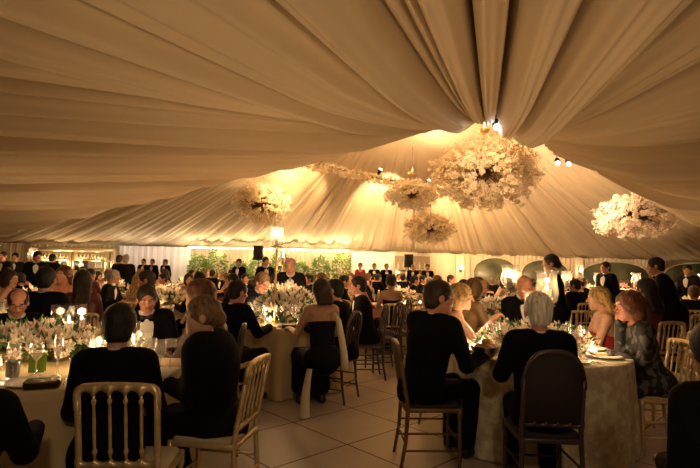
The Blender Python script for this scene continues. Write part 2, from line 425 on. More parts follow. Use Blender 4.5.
def person(label, loc, face, s=.96, pose='sit', lean=7, side=0, twist=0, yaw=0, pitch=0, hands=None, outfit='suit', cloth=None,
           hair='short', hmat=None, skin=None, res=.014, tie='bow', fem=False, eyes=False, group=None, shirt=True, top=.40, cuffs=True,
           sway=(0, 0), extra=None, legs='trousers', elbow=.30, hs=1.07, hl=.27):
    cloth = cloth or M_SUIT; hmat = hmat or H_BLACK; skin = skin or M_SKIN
    root = thing('person', label, 'person', loc, math.radians(face - 90), group); root.scale = (s, s, s)
    sit = pose == 'sit'
    P = V(0, 0, .555) if sit else V(0, 0, .95)
    T = frame(lean, twist, side)
    g = (lambda r, f, u: P + r * T[0] + f * T[1] + u * T[2])
    sw = .138 if fem else .165
    hip, wai, che = ((.170, .125, .125), (.122, .092, .13), (.140, .100, .165)) if fem else ((.165, .125, .12), (.150, .110, .14), (.172, .118, .185))
    Sj = [g(-sw, 0, .475), g(sw, 0, .475)]
    N = g(0, -.005, .535)
    H = tilt(frame(lean * .35, twist + yaw, side * .5), pitch)
    Hc = N + .055 * T[2] + .085 * H[2] + .028 * H[1]
    HEAD[0] = H; HEAD[1] = hs
    hd = (lambda r, f, u: Hc + HEAD[1] * (r * H[0] + f * H[1] + u * H[2]))
    # arms
    if hands is None:
        hands = [(-.17, .44, .805), (.17, .44, .805)] if sit else [(-.26, .06, .80), (.26, .06, .80)]
    El, Wr = [], []
    for i, sg in enumerate((-1, 1)):
        t = V(*hands[i]); d = t - Sj[i]; L = np.linalg.norm(d); l1, l2 = (.275, .25) if fem else (.295, .265)
        if L > l1 + l2 - .01: t = Sj[i] + d / L * (l1 + l2 - .01); d = t - Sj[i]; L = np.linalg.norm(d)
        dn = d / L; a = (l1 * l1 - l2 * l2 + L * L) / (2 * L); hgt = math.sqrt(max(l1 * l1 - a * a, 0))
        pole = V(sg * elbow, -.35, -.75); pole -= dn * pole.dot(dn); pole /= np.linalg.norm(pole)
        El.append(Sj[i] + a * dn + hgt * pole); Wr.append(t)
    # legs
    hj = [P + V(sg * .092, 0, -.02) for sg in (-1, 1)]
    if sit:
        kn = [V(sg * .115, .43, .515) for sg in (-1, 1)]; an = [V(sg * .115, .40 - .05 * (i), .085) for i, sg in enumerate((-1, 1))]
    else:
        kn = [V(sg * .10, .03, .50) for sg in (-1, 1)]; an = [V(sg * .11, .0, .085) for sg in (-1, 1)]
    toe = [a + V(0, .13, -.045) for a in an]
    ar = (.043, .036, .026) if fem else (.048, .041, .030)
    lr = (.080, .056, .036)
    lo = V(-.5, -.42, 0.0); hi = V(.5, .75, 1.62 if sit else 1.95)
    allp = np.array([Hc, N, *Sj, *El, *Wr, *kn, *toe, P])
    lo = np.minimum(lo * 0 + 9, allp.min(0) - .24); hi = np.maximum(hi * 0 - 9, allp.max(0) + .24); lo[2] = 0
    hf = max(.0075, res * .6)
    fz = [(Hc[2] - .14, Hc[2] + .14, hf)]; fx = [(Hc[0] - .11, Hc[0] + .11, hf)]; fy = [(Hc[1] - .13, Hc[1] + .14, hf)]

    def torso(F, e, k=.05, upto=True):
        F.ell(P, [x + e for x in hip], None, k); F.ell(g(0, 0, .17), [x + e for x in wai], T, k); F.ell(g(0, 0, .35), [x + e for x in che], T, k)
        F.cap(g(-sw * .75, -.005, .475), g(sw * .75, -.005, .475), .062 + e, None, k)
        if fem:
            for sg in (-1, 1): F.ell(g(sg * .066, .075, .34), [.06 + e, .055 + e, .06 + e], T, .025)
    def arms(F, e, k=.03):
        for i in (0, 1):
            F.cap(Sj[i], El[i], ar[0] + .012 + e, ar[1] + e, k); F.cap(El[i], Wr[i], ar[1] + e, ar[2] + e, k * .7)
    def leg(F, e, k=.03):
        for i in (0, 1):
            F.cap(hj[i], kn[i], lr[0] + e, lr[1] + e, k); F.cap(kn[i], an[i], lr[1] - .004 + e, lr[2] + e, k * .7)

    # ---- body: one continuous skin surface
    B = Field(lo, hi, res, fx, fy, fz)
    torso(B, 0); arms(B, 0); leg(B, 0)
    for i in (0, 1): B.cap(an[i], toe[i], .034, .028, .02)
    B.cap(g(0, -.01, .49), hd(0, -.022, -.05), .058 if not fem else .048, .054 if not fem else .045, .03)
    B.ell(hd(0, -.014, .030), (.073, .096, .088), H, .02); B.ell(hd(0, .026, -.042), (.057, .062, .068), H, .03)
    B.cap(hd(-.012, .064, -.090), hd(.012, .064, -.090), .020, None, .025)
    for sg in (-1, 1):
        B.ell(hd(sg * .040, .058, -.018), (.026, .026, .024), H, .015)
        B.ell(hd(sg * .032, .094, .010), (.019, .016, .013), H, .012, sub=True)
        B.ell(hd(sg * .076, -.008, -.004), (.010, .022, .031), H, .008)
    B.cap(hd(-.034, .078, .028), hd(.034, .078, .028), .011, None, .018)
    B.cap(hd(0, .088, .014), hd(0, .108, -.020), .008, .013, .012)
    B.cap(hd(-.016, .0, -.050) + .089 * H[1], hd(.016, 0, -.050) + .089 * H[1], .009, None, .01)
    # hands
    hv, hq, off = [], [], 0
    for i, sg in enumerate((-1, 1)):
        d = Wr[i] - El[i]; d /= np.linalg.norm(d)
        if sit and hands[i][2] < .86: d = d * V(1, 1, .25); d /= np.linalg.norm(d)
        n = V(0, 0, -1) if abs(d[2]) < .8 else V(-sg, 0, 0)
        n = n - d * n.dot(d); n /= np.linalg.norm(n); r = np.cross(d, n)
        if r.dot(V(-sg, 0, 0)) < 0: r = -r          # thumb side points inwards
        B.cap(Wr[i], Wr[i] + .05 * d, ar[2], .024, .01)
        W = Wr[i]; q = Field(W - .2, W + .2, max(.0075, res * .55))
        Fh = np.stack([r, d, n])
        q.cap(W - .02 * d, W + .02 * d, ar[2], .024, .01); q.ell(W + .052 * d, (.041, .052, .017), Fh, .014)
        for j, (o, l1, l2) in enumerate(((.029, .040, .036), (.010, .045, .042), (-.010, .042, .038), (-.028, .033, .030))):
            b = W + .084 * d + o * r; c1, c2 = (.30, .95) if hands[i][2] < .95 else (.7, 1.5)
            m = b + l1 * (math.cos(c1) * d + math.sin(c1) * n); e = m + l2 * (math.cos(c2) * d + math.sin(c2) * n)
            q.cap(b, m, .0095, .0088, .004); q.cap(m, e, .0088, .0075, .004)
        b = W + .028 * d + .030 * r; m = b + .036 * d + .026 * r + .008 * n; e = m + .030 * d + .004 * r + .010 * n
        q.cap(b, m, .0125, .0100, .008); q.cap(m, e, .0100, .0085, .004)
        v, f = q.nets(); hv.append(v); hq.append(f)
    v, q = B.nets(); vs, qs = [v], [q]; off = len(v)
    for a, b in zip(hv, hq): vs.append(a); qs.append(b + off); off += len(a)
    v, q = np.concatenate(vs), np.concatenate(qs)
    c = (v[q].mean(1) - Hc) @ H.T
    lips = (abs(c[:, 0]) < .024) & (abs(c[:, 2] + .050) < .010) & (c[:, 1] > .075)
    link('body', np_mesh('body', v, q), [skin, M_LIP], root, True, mi=lips.astype(int))
    if eyes:
        for sg in (-1, 1):
            m = MB(); m.ball(hd(sg * .032, .074, .010), .0125, 8); m.ball(hd(sg * .032, .0825, .009), .0062, 8, 1)
            m.build('eye', [M_EYE, M_IRIS], root)
            m = MB(); m.tube([hd(sg * .016, .093, .027), hd(sg * .034, .091, .031), hd(sg * .05, .079, .026)], [.003, .0045, .002], 5); m.build('eyebrow', hmat, root)
    # ---- hair
    h0, hh = Hc - .36, Hc + .26
    if hair != 'bald':
        R = Field(h0 if hair == 'long' else Hc - .24, hh, max(.008, res * .75))
        wob = .006 if hair in ('curly',) else .0015
        if hair in ('short', 'ring'):
            R.ell(hd(0, -.018, .036), (.084, .106, .095), H, 0, wob=wob)
            R.ell(hd(0, -.055, -.035), (.066, .055, .06), H, .03)
            R.ell(hd(0, .112, -.030), (.070, .080, .105), H, .01, sub=True)
            for sg in (-1, 1): R.ell(hd(sg * .086, .012, -.030), (.020, .040, .050), H, .006, sub=True)
            if hair == 'ring': R.ell(hd(0, .035, .105), (.068, .125, .072), H, .01, sub=True)
            R.cut(hd(0, 0, -.080), -H[2])
        elif hair == 'updo':
            R.ell(hd(0, -.016, .036), (.084, .104, .098), H, 0, wob=wob); R.ell(hd(0, -.100, -.020), (.046, .044, .048), H, .03, wob=.003)
            R.ell(hd(0, .115, -.040), (.072, .080, .118), H, .01, sub=True); R.cut(hd(0, -.02, -.055), -H[2] + .2 * H[1])
        elif hair == 'bob':
            R.ell(hd(0, -.018, .012), (.096, .112, .122), H, 0, wob=.003); R.ell(hd(0, -.04, -.05), (.09, .075, .08), H, .04, wob=.003)
            R.ell(hd(0, .120, -.050), (.070, .088, .128), H, .01, sub=True)
        elif hair == 'curly':
            R.ell(hd(0, -.022, .030), (.098, .116, .108), H, 0, wob=wob); R.ell(hd(0, -.06, -.06), (.09, .07, .09), H, .04, wob=wob)
            R.ell(hd(0, .120, -.045), (.068, .085, .118), H, .01, sub=True)
        elif hair == 'long':
            R.ell(hd(0, -.018, .030), (.090, .108, .100), H, 0, wob=.003)
            for sg in (-1, 0, 1):
                R.cap(hd(sg * .045, -.055, .0), Hc - .135 * T[1] + sg * .055 * T[0] - hl * T[2], .052, .034, .03)
            R.ell(hd(0, .118, -.050), (.070, .086, .125), H, .01, sub=True)
        net_obj(R, 'hair', hmat, root)
    # ---- clothes
    r2 = max(res, .012)
    zc = P[2] - (.10 if sit else .16)
    if outfit in ('suit', 'coat'):
        J = Field(lo, hi, r2)
        torso(J, .021); arms(J, .014)
        J.cap(P + V(0, -.01, -.04), P + V(0, .02, -.05), hip[0] + .02, None, .05)
        for i in (0, 1):
            d = (Wr[i] - El[i]); d /= np.linalg.norm(d); J.cap(El[i] + .1 * d, Wr[i] + .004 * d, ar[1] + .012, ar[2] + .017, .01)
        J.cap(g(0, .005, .515), g(0, .045, .62), .060, .070, .012, sub=True)
        if outfit == 'suit':
            for sg in (-1, 1): J.cap(g(sg * .004, .135, .24), g(sg * .050, .120, .50), .010, .030, .006, sub=True)
            J.cap(g(0, .15, .30), g(0, .12, .50), .020, .036, .006, sub=True)
        J.cut((0, 0, zc), (0, 0, -1))
        net_obj(J, 'jacket', cloth, root)
        if outfit == 'suit' and shirt:
            S = Field(lo, hi, r2); torso(S, .010)
            S.cap(g(0, -.012, .50), g(0, .0, .585), .070, .066, .02); S.cut(g(0, 0, .566), T[2] - .25 * T[1]); S.cut(g(0, 0, .10), -T[2])
            net_obj(S, 'shirt', M_SHIRT, root)
            for i in (0, 1):
                if not cuffs: break
                d = (Wr[i] - El[i]); d /= np.linalg.norm(d)
                MB().tube([Wr[i] - .02 * d, Wr[i] + .016 * d], [ar[2] + .012, ar[2] + .010], 12).build('shirt_cuff', M_SHIRT, root)
            if tie == 'bow':
                m = MB(); c0 = g(0, .083, .525)
                for sg in (-1, 1): m.tube([c0, c0 + sg * .022 * T[0], c0 + sg * .05 * T[0]], [.008, .016, .022], 8)
                m.ball(c0 + .006 * T[1], .012, 8); m.build('bow_tie', M_SATIN, root)
            elif tie:
                m = MB(); m.tube([g(0, .082, .535), g(0, .105, .48), g(0, .140, .38), g(0, .145, .22)], [.012, .016, .026, .034], 8); m.build('necktie', tie, root)
    elif outfit in ('strapless', 'backless'):
        J = Field(lo, hi, r2); torso(J, .012)
        J.cut(g(0, 0, top), T[2] + (.35 * T[1] * -1 if outfit == 'backless' else 0)); J.cut((0, 0, P[2] - .06), (0, 0, -1))
        net_obj(J, 'bodice', cloth, root)
    elif outfit == 'sleeved':
        J = Field(lo, hi, r2); torso(J, .013); arms(J, .010)
        J.cap(g(0, .02, .52), g(0, .10, .60), .08, .10, .012, sub=True); J.cut((0, 0, P[2] - .06), (0, 0, -1))
        net_obj(J, 'bodice', cloth, root)
    elif outfit == 'shawl':
        J = Field(lo, hi, r2); torso(J, .030, .07); arms(J, .028, .07)
        J.ell(g(0, -.03, .36), (.23, .14, .22), T, .08)
        J.cap(g(0, -.02, .53), g(0, .03, .63), .075, .095, .012, sub=True); J.cut((0, 0, zc), (0, 0, -1))
        net_obj(J, 'shawl', cloth, root)
    # legs
    Lg = Field(lo, np.array([hi[0], hi[1], P[2] + .25]), r2)
    bottom = cloth if outfit != 'shawl' else D_BLACK
    if fem and legs != 'trousers':
        Lg.ell(P, [x + .015 for x in hip], None, .04)
        for i in (0, 1): Lg.cap(hj[i], kn[i], .105, .085, .06); Lg.cap(kn[i], an[i] + V(0, 0, .10), .088, .095, .06)
        Lg.cap((hj[0] + hj[1]) / 2, (kn[0] + kn[1]) / 2, .10, .09, .06); Lg.cap((kn[0] + kn[1]) / 2, (an[0] + an[1]) / 2 + V(0, 0, .1), .10, .12, .06)
        if sit: Lg.cap(P + V(0, -.02, 0), P + V(0, -.06, -.03), .15, .14, .05)
        Lg.cut((0, 0, .07), (0, 0, -1)); Lg.cut(g(0, 0, .12), T[2])
        net_obj(Lg, 'skirt', bottom, root)
    else:
        Lg.ell(P, [x + .012 for x in hip], None, .04); leg(Lg, .014); 
        for i in (0, 1): Lg.cap(kn[i], an[i] + V(0, 0, .01), .068, .060, .02)
        Lg.cut((0, 0, .075), (0, 0, -1))
        net_obj(Lg, 'trousers', cloth if not fem else D_BLACK, root)
    for i in (0, 1):
        m = MB()
        q = Field(an[i] - V(.12, .14, .12), an[i] + V(.12, .26, .12), max(.012, res * .9))
        q.cap(an[i] + V(0, -.02, -.045), toe[i] + V(0, .02, 0), .040, .036, .02); q.cap(an[i], an[i] + V(0, .01, -.03), .044, .044, .03); q.cut((0, 0, .004), (0, 0, -1))
        net_obj(q, 'shoe', M_SHOE, root)
    if extra: extra(root, g, hd, P, T, H)
    return root

def reskin(root, table):
    """per-object material choices on a copy whose mesh is shared"""
    for ch in root.children:
        m = table.get(ch.name.split('.')[0])
        if m is not None and ch.type == 'MESH':
            ch.material_slots[0].link = 'OBJECT'; ch.material_slots[0].material = m

# ------------------------------------------------------------------ furniture
def chair_parts(style):
    """[(name, MB, material slot)] of one spindle-back banquet chair that faces +Y"""
    W = .375; out = []
    hw = W / 2
    yb = lambda z: -.185 - max(0, z - .45) * .17
    round_ = style in ('round', 'solid')
    zt0, zt1 = (.80, .925) if round_ else (.865, .885)
    xs = np.linspace(-hw, hw, 61)
    if round_: top = .79 + .185 * np.sqrt(np.clip(1 - (xs / (hw + .004)) ** 2, 0, 1)) ** 1.0
    else:
        e = np.clip((np.abs(xs) - (hw - .04)) / .04, 0, 1); top = .885 + .012 * (1 - (xs / hw) ** 2) - .04 * (1 - np.sqrt(1 - e ** 2))
    gap = (W - .03) / 5; ph = ((xs + hw - .015) / gap) % 1.0
    arch = np.sqrt(np.clip(1 - (2 * ph - 1) ** 2, 0, 1))
    low = (top - .075 + .042 * arch) if not round_ else np.minimum(top - .028, .73 + .22 * np.sqrt(np.clip(1 - (xs / (hw - .02)) ** 2, 0, 1)))
    low = np.where(np.abs(xs) > hw - .02, top - .075, low) if not round_ else np.where(np.abs(xs) > hw - .021, .72, low)
    out.append(('top_rail', MB().ribbon(xs, low, top, yb, .026), 0))
    lo2 = np.full(61, .505); hi2 = .548 - .022 * arch * (np.abs(xs) < hw - .015)
    out.append(('lower_rail', MB().ribbon(xs, lo2, hi2, yb, .024), 0))
    if style == 'solid':
        top = .70 + .275 * np.clip(1 - (np.abs(xs) / (hw + .004)) ** 3.2, 0, 1) ** .5; low = np.full(61, .70); out[0] = ('top_rail', MB().ribbon(xs, np.maximum(top - .03, .69), top, yb, .030), 0)
        out.append(('back_pad', MB().ribbon(xs[2:-2], np.full(57, .53), top[2:-2] - .015, yb, .022), 1))
    for k in range(1, 5):
        if style == 'solid': break
        x = -hw + .015 + gap * k; zt = float(np.interp(x, xs, low)) + .01; z0 = .535; dz = zt - z0
        m = MB(); zz = [z0, z0 + .10 * dz, z0 + .12 * dz, z0 + .16 * dz, z0 + .18 * dz, z0 + .55 * dz, z0 + .84 * dz, z0 + .86 * dz, z0 + .90 * dz, z0 + .92 * dz, zt]
        m.tube([(x, yb(z), z) for z in zz], [.006, .007, .011, .011, .007, .0085, .0065, .011, .011, .006, .006], 8); out.append(('spindle', m, 0))
    for sg in (-1, 1):
        m = MB(); x = sg * (hw - .014); zs = [.0, .2, .44, .5, .7, (.80 if round_ else .86)]
        m.tube([(x + sg * .012 * (1 - min(1, z / .44)), yb(z) - .05 * (1 - min(1, z / .44)) ** 2, z) for z in zs], [.012, .014, .017, .016, .015, .014], 8); out.append(('leg', m, 0))
        m = MB(); zs = [0, .02, .05, .055, .30, .36, .37, .44]
        m.tube([(sg * (hw - .01), .19, z) for z in zs], [.010, .012, .011, .015, .016, .014, .019, .018], 8); out.append(('leg', m, 0))
    out.append(('seat_frame', MB().rbox((0, 0, .425), (W + .02, .42, .03), .05), 0))
    out.append(('seat_pad', MB().rbox((0, .005, .446), (W - .01, .39, .03), .06), 1))
    for z in (.14, .26):
        for sg in (-1, 1): out.append(('stretcher', MB().tube([(sg * (hw - .01), .19, z), (sg * (hw - .006), yb(0) - .02, z)], .008, 6), 0))
    out.append(('stretcher', MB().tube([(-hw, .19, .20), (hw, .19, .20)], .008, 6), 0))
    out.append(('stretcher', MB().tube([(-hw, yb(0) - .02, .20), (hw, yb(0) - .02, .20)], .008, 6), 0))
    return out

PROTO = {}
def chair(label, x, y, face, style='gilt', group=None, z=0):
    mats = {'gilt': (M_GILT, M_PAD), 'gilt_shade': (M_GILT_SHADE, M_DPAD), 'round': (M_PEWTER, M_DPAD), 'solid': (M_PEWTER, M_DPAD)}[style]
    key = 'chair' + style
    if key not in PROTO:
        r = thing('banquet_chair', label, 'chair', (x, y, z), math.radians(face - 90), group)
        for n, m, k in chair_parts(style): m.build(n, mats[k], r)
        PROTO[key] = r; return r
    return dup(PROTO[key], (x, y, z), math.radians(face - 90), label, group)

def far_chair(label, x, y, face, group):
    """a distant chair, too small for its parts to show"""
    if 'far' not in PROTO:
        big = MB()
        for n, m, k in chair_parts('gilt'): big.add(m.v, m.f, k)
        o = big.build('banquet_chair', [M_GILT, M_PAD]); PROTO['far'] = o
    else:
        o = PROTO['far'].copy(); COL.objects.link(o)
    o.location = (x, y, 0); o.rotation_euler = (0, 0, math.radians(face - 90))
    return tag(o, label, 'chair', group)

def table(x, y, R, label, cloth_label, cmat, near=True, group=None, overlay=None, ph=0, fold=.045, nf=13, flare=.05):
    t = thing('banquet_table', label, 'table', (x, y, 0))
    MB().lathe([(.01, .70), (R - .02, .70), (R - .015, .715), (R - .015, .735), (R - .02, .745), (.01, .745)], n=40).build('tabletop', mat('plywood', (.35, .22, .11), .6), t)
    MB().lathe([(.30, 0), (.30, .03), (.05, .06), (.04, .35), (.05, .66), (.25, .70)], n=16).build('pedestal', M_BLACK, t)
    n, rows = (160, 16) if near else (72, 8)
    th = np.linspace(0, 2 * PI, n + 1); P = []
    rr = [.0, R * .5, R * .9, R, R + .008]; zz = [.757, .757, .757, .756, .748]
    rng = np.random.default_rng(int(abs(x * 100 + y * 10)))
    p1, p2, p3 = rng.uniform(0, 6, 3)
    for a, b in zip(rr, zz): P.append(np.stack([a * np.cos(th), a * np.sin(th), 0 * th + b], -1))
    for k in range(1, rows + 1):
        q = k / rows; f = fold * q ** .8 * (np.sin(nf * th + p1) + .5 * np.sin(round(nf * 1.7) * th + p2) + .4 * np.sin(5 * th + p3)) + flare * q ** 1.5
        r = R + .010 + f; P.append(np.stack([r * np.cos(th), r * np.sin(th), 0 * th + .745 - .735 * q], -1))
    c = link('tablecloth', grid_mesh('tablecloth', np.array(P)), cmat, None, True, (x, y, 0), ph)
    tag(c, cloth_label, 'tablecloth')
    return t

def glass_profile(kind):
    if kind == 'wine': return [(.034, 0), (.030, .004), (.006, .010), (.0045, .05), (.0045, .09), (.012, .10), (.032, .125), (.038, .155), (.036, .18), (.031, .205)]
    if kind == 'flute': return [(.030, 0), (.028, .004), (.006, .010), (.0045, .06), (.006, .09), (.018, .115), (.024, .16), (.024, .20), (.021, .24)]
    return [(.030, 0), (.034, .005), (.036, .05), (.038, .10)]

GL = {}
def glass(kind, x, y, z, label, group, fill=False):
    key = (kind, fill)
    if key in GL:
        return dup(GL[key], (x, y, z), 0, label, group)
    nm = {'wine': 'wine_glass', 'flute': 'champagne_flute', 'tumbler': 'water_tumbler'}[kind]
    r = thing(nm, label, 'glass', (x, y, z), 0, group)
    b = 4 if kind != 'tumbler' else 0
    pr = glass_profile(kind)
    MB().lathe(pr[b:], n=14, cap=False).build('bowl', M_WGLASS, r)
    if b: MB().lathe(pr[:b + 1], n=12, cap=False).build('stem', M_WGLASS, r)
    if fill:
        MB().lathe([(.003, .102), (.012, .103), (.030, .125), (.0355, .150), (.003, .151)], n=14).build('wine', M_WINE, r)
    GL[key] = r
    return r

def petals(m, c, out, size, mi=0, np_=4, cup=.35):
    """one small blossom of pointed petals, facing along out"""
    o = out / (np.linalg.norm(out) + 1e-9); a = V(0, 0, 1) if abs(o[2]) < .9 else V(1, 0, 0)
    x = np.cross(o, a); x /= np.linalg.norm(x); y = np.cross(o, x); s0 = random.uniform(0, 6)
    for k in range(np_):
        t = s0 + 2 * PI * k / np_; d = math.cos(t) * x + math.sin(t) * y; w = -math.sin(t) * x + math.cos(t) * y
        tip = c + size * (d + cup * o); mid = c + size * .55 * (d + cup * .3 * o)
        m.add([c, mid + .32 * size * w, tip, mid - .32 * size * w], [(0, 1, 2, 3)], mi)

def leaf(m, c, d, L, w, mi=0):
    d = d / (np.linalg.norm(d) + 1e-9); r = np.cross(d, V(random.uniform(-1, 1), random.uniform(-1, 1), random.uniform(-.3, 1))); r /= np.linalg.norm(r) + 1e-9
    u = np.cross(r, d)
    m.add([c, c + .45 * L * d + w * r + .1 * L * u, c + L * d, c + .45 * L * d - w * r + .1 * L * u], [(0, 1, 2, 3)], mi)

def rdir():
    v = RNG.normal(size=3); return v / np.linalg.norm(v)

def arrangement(label, x, y, z, rx, ry, h, n, kinds=('rose', 'lily'), bl=None, group=None, rz=0, size=.045, bowl=True):
    r = thing('flower_arrangement', label, 'flowers', (x, y, z), rz, group)
    if bowl: MB().lathe([(rx * .35, 0), (rx * .42, .01), (rx * .5, .05), (rx * .52, .08), (rx * .46, .08)], n=16).build('bowl', M_SILVER, r)
    lf, bs = MB(), MB()
    for i in range(n):
        a = random.uniform(0, 2 * PI); q = math.sqrt(random.uniform(0, 1)); e = random.uniform(.15, 1)
        hh = h * math.sqrt(max(0, 1 - q * q)) * random.uniform(.75, 1.1) + .03
        c = V(rx * q * math.cos(a), ry * q * math.sin(a), hh); o = V(math.cos(a) * q * 1.2, math.sin(a) * q * 1.2, .75)
        if i % 5 in (0, 2): leaf(lf, c * V(.95, .95, .9), o + .7 * rdir(), random.uniform(.05, .13), .016)
        elif i % 5 == 1 or 'rose' not in kinds:
            petals(bs, c + .02 * o, o + .9 * rdir(), size * random.uniform(.8, 1.5), random.choice((0, 0, 1)), 6, .9)
        else:
            petals(bs, c, o, size * .8, random.choice((0, 1)), 5, .3); petals(bs, c + .012 * o, o, size * .6, 0, 5, .8)
    for i in range(n // 2):
        c = V(*(rdir() * V(rx, ry, h) * .6)); c[2] = abs(c[2]) + .01; leaf(lf, c, rdir() + V(0, 0, .3), .10, .025)
    f = lf.build('foliage', M_LEAF, r, smooth=False); f['kind'] = 'stuff'
    b = bs.build('blossoms', bl or [M_PETAL, M_PINK], r, smooth=False); b['kind'] = 'stuff'
    return r

LIGHTS = []
def point(name, loc, power, col=(1, .58, .25), rad=.06):
    l = bpy.data.lights.new(name, 'POINT'); l.energy = power; l.color = col; l.shadow_soft_size = rad
    o = bpy.data.objects.new(name, l); COL.objects.link(o); o.location = loc; return o
def spot(name, loc, target, power, col=(1, .62, .3), angle=50, blend=.6, rad=.08):
    l = bpy.data.lights.new(name, 'SPOT'); l.energy = power; l.color = col; l.spot_size = math.radians(angle); l.spot_blend = blend; l.shadow_soft_size = rad
    o = bpy.data.objects.new(name, l); COL.objects.link(o); o.location = loc
    o.rotation_euler = (Vector(target) - Vector(loc)).to_track_quat('-Z', 'Y').to_euler(); return o

def candle_parts(r, z, rad, h):
    c = MB().lathe([(rad, z), (rad, z + h - .006), (rad * .85, z + h), (.002, z + h - .003)], n=12).build('candle', M_WAX, r)
    MB().lathe([(.002, z + h), (.007, z + h + .010), (.0075, z + h + .018), (.004, z + h + .032), (.0008, z + h + .046)], n=8).build('flame', M_FLAME, c)

def hurricane(label, x, y, z, stand, h=.30, rad=.075, group=None, square=False, mat_=None, lamp=0):
    """glass lantern with a candle, on a stand of the given height"""
    r = thing('candle_lantern', label, 'candle lantern', (x, y, z), 0, group)
    mm = mat_ or M_GOLD
    if stand > .02:
        MB().lathe([(.085, 0), (.085, .008), (.05, .02), (.016, .05), (.012, stand * .3), (.016, stand * .33), (.012, stand * .36), (.011, stand * .8), (.018, stand * .82), (.012, stand * .85), (.014, stand - .05), (.03, stand - .03), (.075, stand - .008), (.075, stand), (.002, stand)], n=14).build('stand', mm, r)
    if square:
        w = rad; m = MB()
        for sx, sy in ((1, 0), (-1, 0), (0, 1), (0, -1)):
            m.box((sx * w, sy * w, stand + h / 2), (.004 if sx else 2 * w, .004 if sy else 2 * w, h))
        m.box((0, 0, stand + .006), (2 * w, 2 * w, .012)); m.build('glass_shade', M_GLASS, r, smooth=False)
    else:
        MB().lathe([(rad * .5, stand + .0), (rad * .9, stand + .04), (rad * 1.05, stand + h * .35), (rad * .85, stand + h * .75), (rad * .95, stand + h * .92), (rad * 1.12, stand + h)], n=20, cap=False).build('glass_shade', M_FROST, r)
    candle_parts(r, stand + .008, rad * .42, h * .42)
    if lamp: point('Light lantern', (x, y, z + stand + h * .72), lamp, (1, .66, .34), .03)
    return r

def votive(label, x, y, z, group):
    if 'votive' in GL: return dup(GL['votive'], (x, y, z), 0, label, group)
    r = thing('votive_candle', label, 'candle', (x, y, z), 0, group)
    MB().lathe([(.028, 0), (.034, .004), (.038, .06), (.040, .085)], n=12, cap=False).build('glass_cup', M_FROST, r)
    candle_parts(r, .004, .026, .035)
    GL['votive'] = r
    return r
# ------------------------------------------------------------------ the tent
XL, XR, YB, YF = -19.5, 20.0, -8.0, 24.0
def fabric(name, col, var, trans):
    m = mat(name, col, .75, bump=(30, .12, .01), trans=trans)
    return m
M_LINER = fabric('ivory_tent_liner', (0.74, 0.62, 0.44), .05, .12)
M_WALLC = mat('ivory_wall_drape', (0.72, 0.62, 0.46), .8)
M_WHITED = mat('white_wall_drape', (0.82, 0.80, 0.82), .8)

def catmull(keys, n):
    K = np.array(keys); t = np.linspace(0, len(K) - 1, n); i = np.clip(t.astype(int), 0, len(K) - 2)[:, None]; f = (t[:, None] - i)
    return K[i[:, 0]] * (1 - f) + K[i[:, 0] + 1] * f, t

def fold_sheet(E, O, t, per, rows, zfun, amp_k=.30, amp_max=.30, grow=lambda q: 1.0, seed=3, tpow=1.6, widths=(.35, .6, 1, 1, 1.5, 2.2), sharp=.75, fk=1.0, slit_k=.0):
    """ruled cloth from the gather curve E to the outer curve O, hung in soft folds between random seams"""
    rng = np.random.default_rng(seed); n = len(E)
    seams = [t[0]]
    while seams[-1] < t[-1]: seams.append(seams[-1] + rng.choice(widths) / per)
    seams = np.array(seams); k = np.searchsorted(seams, t, 'right') - 1; k = np.clip(k, 0, len(seams) - 2)
    p = np.clip((t - seams[k]) / (seams[k + 1] - seams[k]), 0, 1); wid = (seams[k + 1] - seams[k])
    am = rng.uniform(.45, 1.25, len(seams))[k]
    skew = rng.uniform(.6, 1.6, len(seams))[k]; p = p ** skew
    prof = (4 * p * (1 - p)) ** sharp; edge = np.minimum(p, 1 - p) * wid * per; slit = slit_k * np.exp(-(edge / .045) ** 2)
    ph = rng.uniform(0, 6, 6)
    fine = .5 + .5 * np.sin(2 * PI * t * per * 2.3 + ph[0] + 2 * np.sin(t * 3 + ph[1]))
    fine2 = .5 + .5 * np.sin(2 * PI * t * per * 4.1 + ph[2] + 2 * np.sin(t * 5 + ph[3]))
    dE = np.linalg.norm(np.gradient(E, t, axis=0), axis=1); dO = np.linalg.norm(np.gradient(O, t, axis=0), axis=1)
    ker = np.ones(61) / 61; dE, dO = np.convolve(np.pad(dE, 30, 'edge'), ker, 'valid'), np.convolve(np.pad(dO, 30, 'edge'), ker, 'valid')
    out = np.zeros((rows, n, 3))
    for i, q in enumerate(np.linspace(0, 1, rows) ** tpow):
        w = (dE * (1 - q) + dO * q) * wid
        P = E * (1 - q) + O * q
        P[:, 2] = zfun(E[:, 2], O[:, 2], q)
        a = np.minimum(amp_k * w * am, amp_max) * grow(q)
        # folds drift a little along their length
        P[:, 2] -= a * (prof - slit) + fk * np.minimum(a, .12) * (.28 * fine + .14 * fine2)
        out[i] = P
    return out

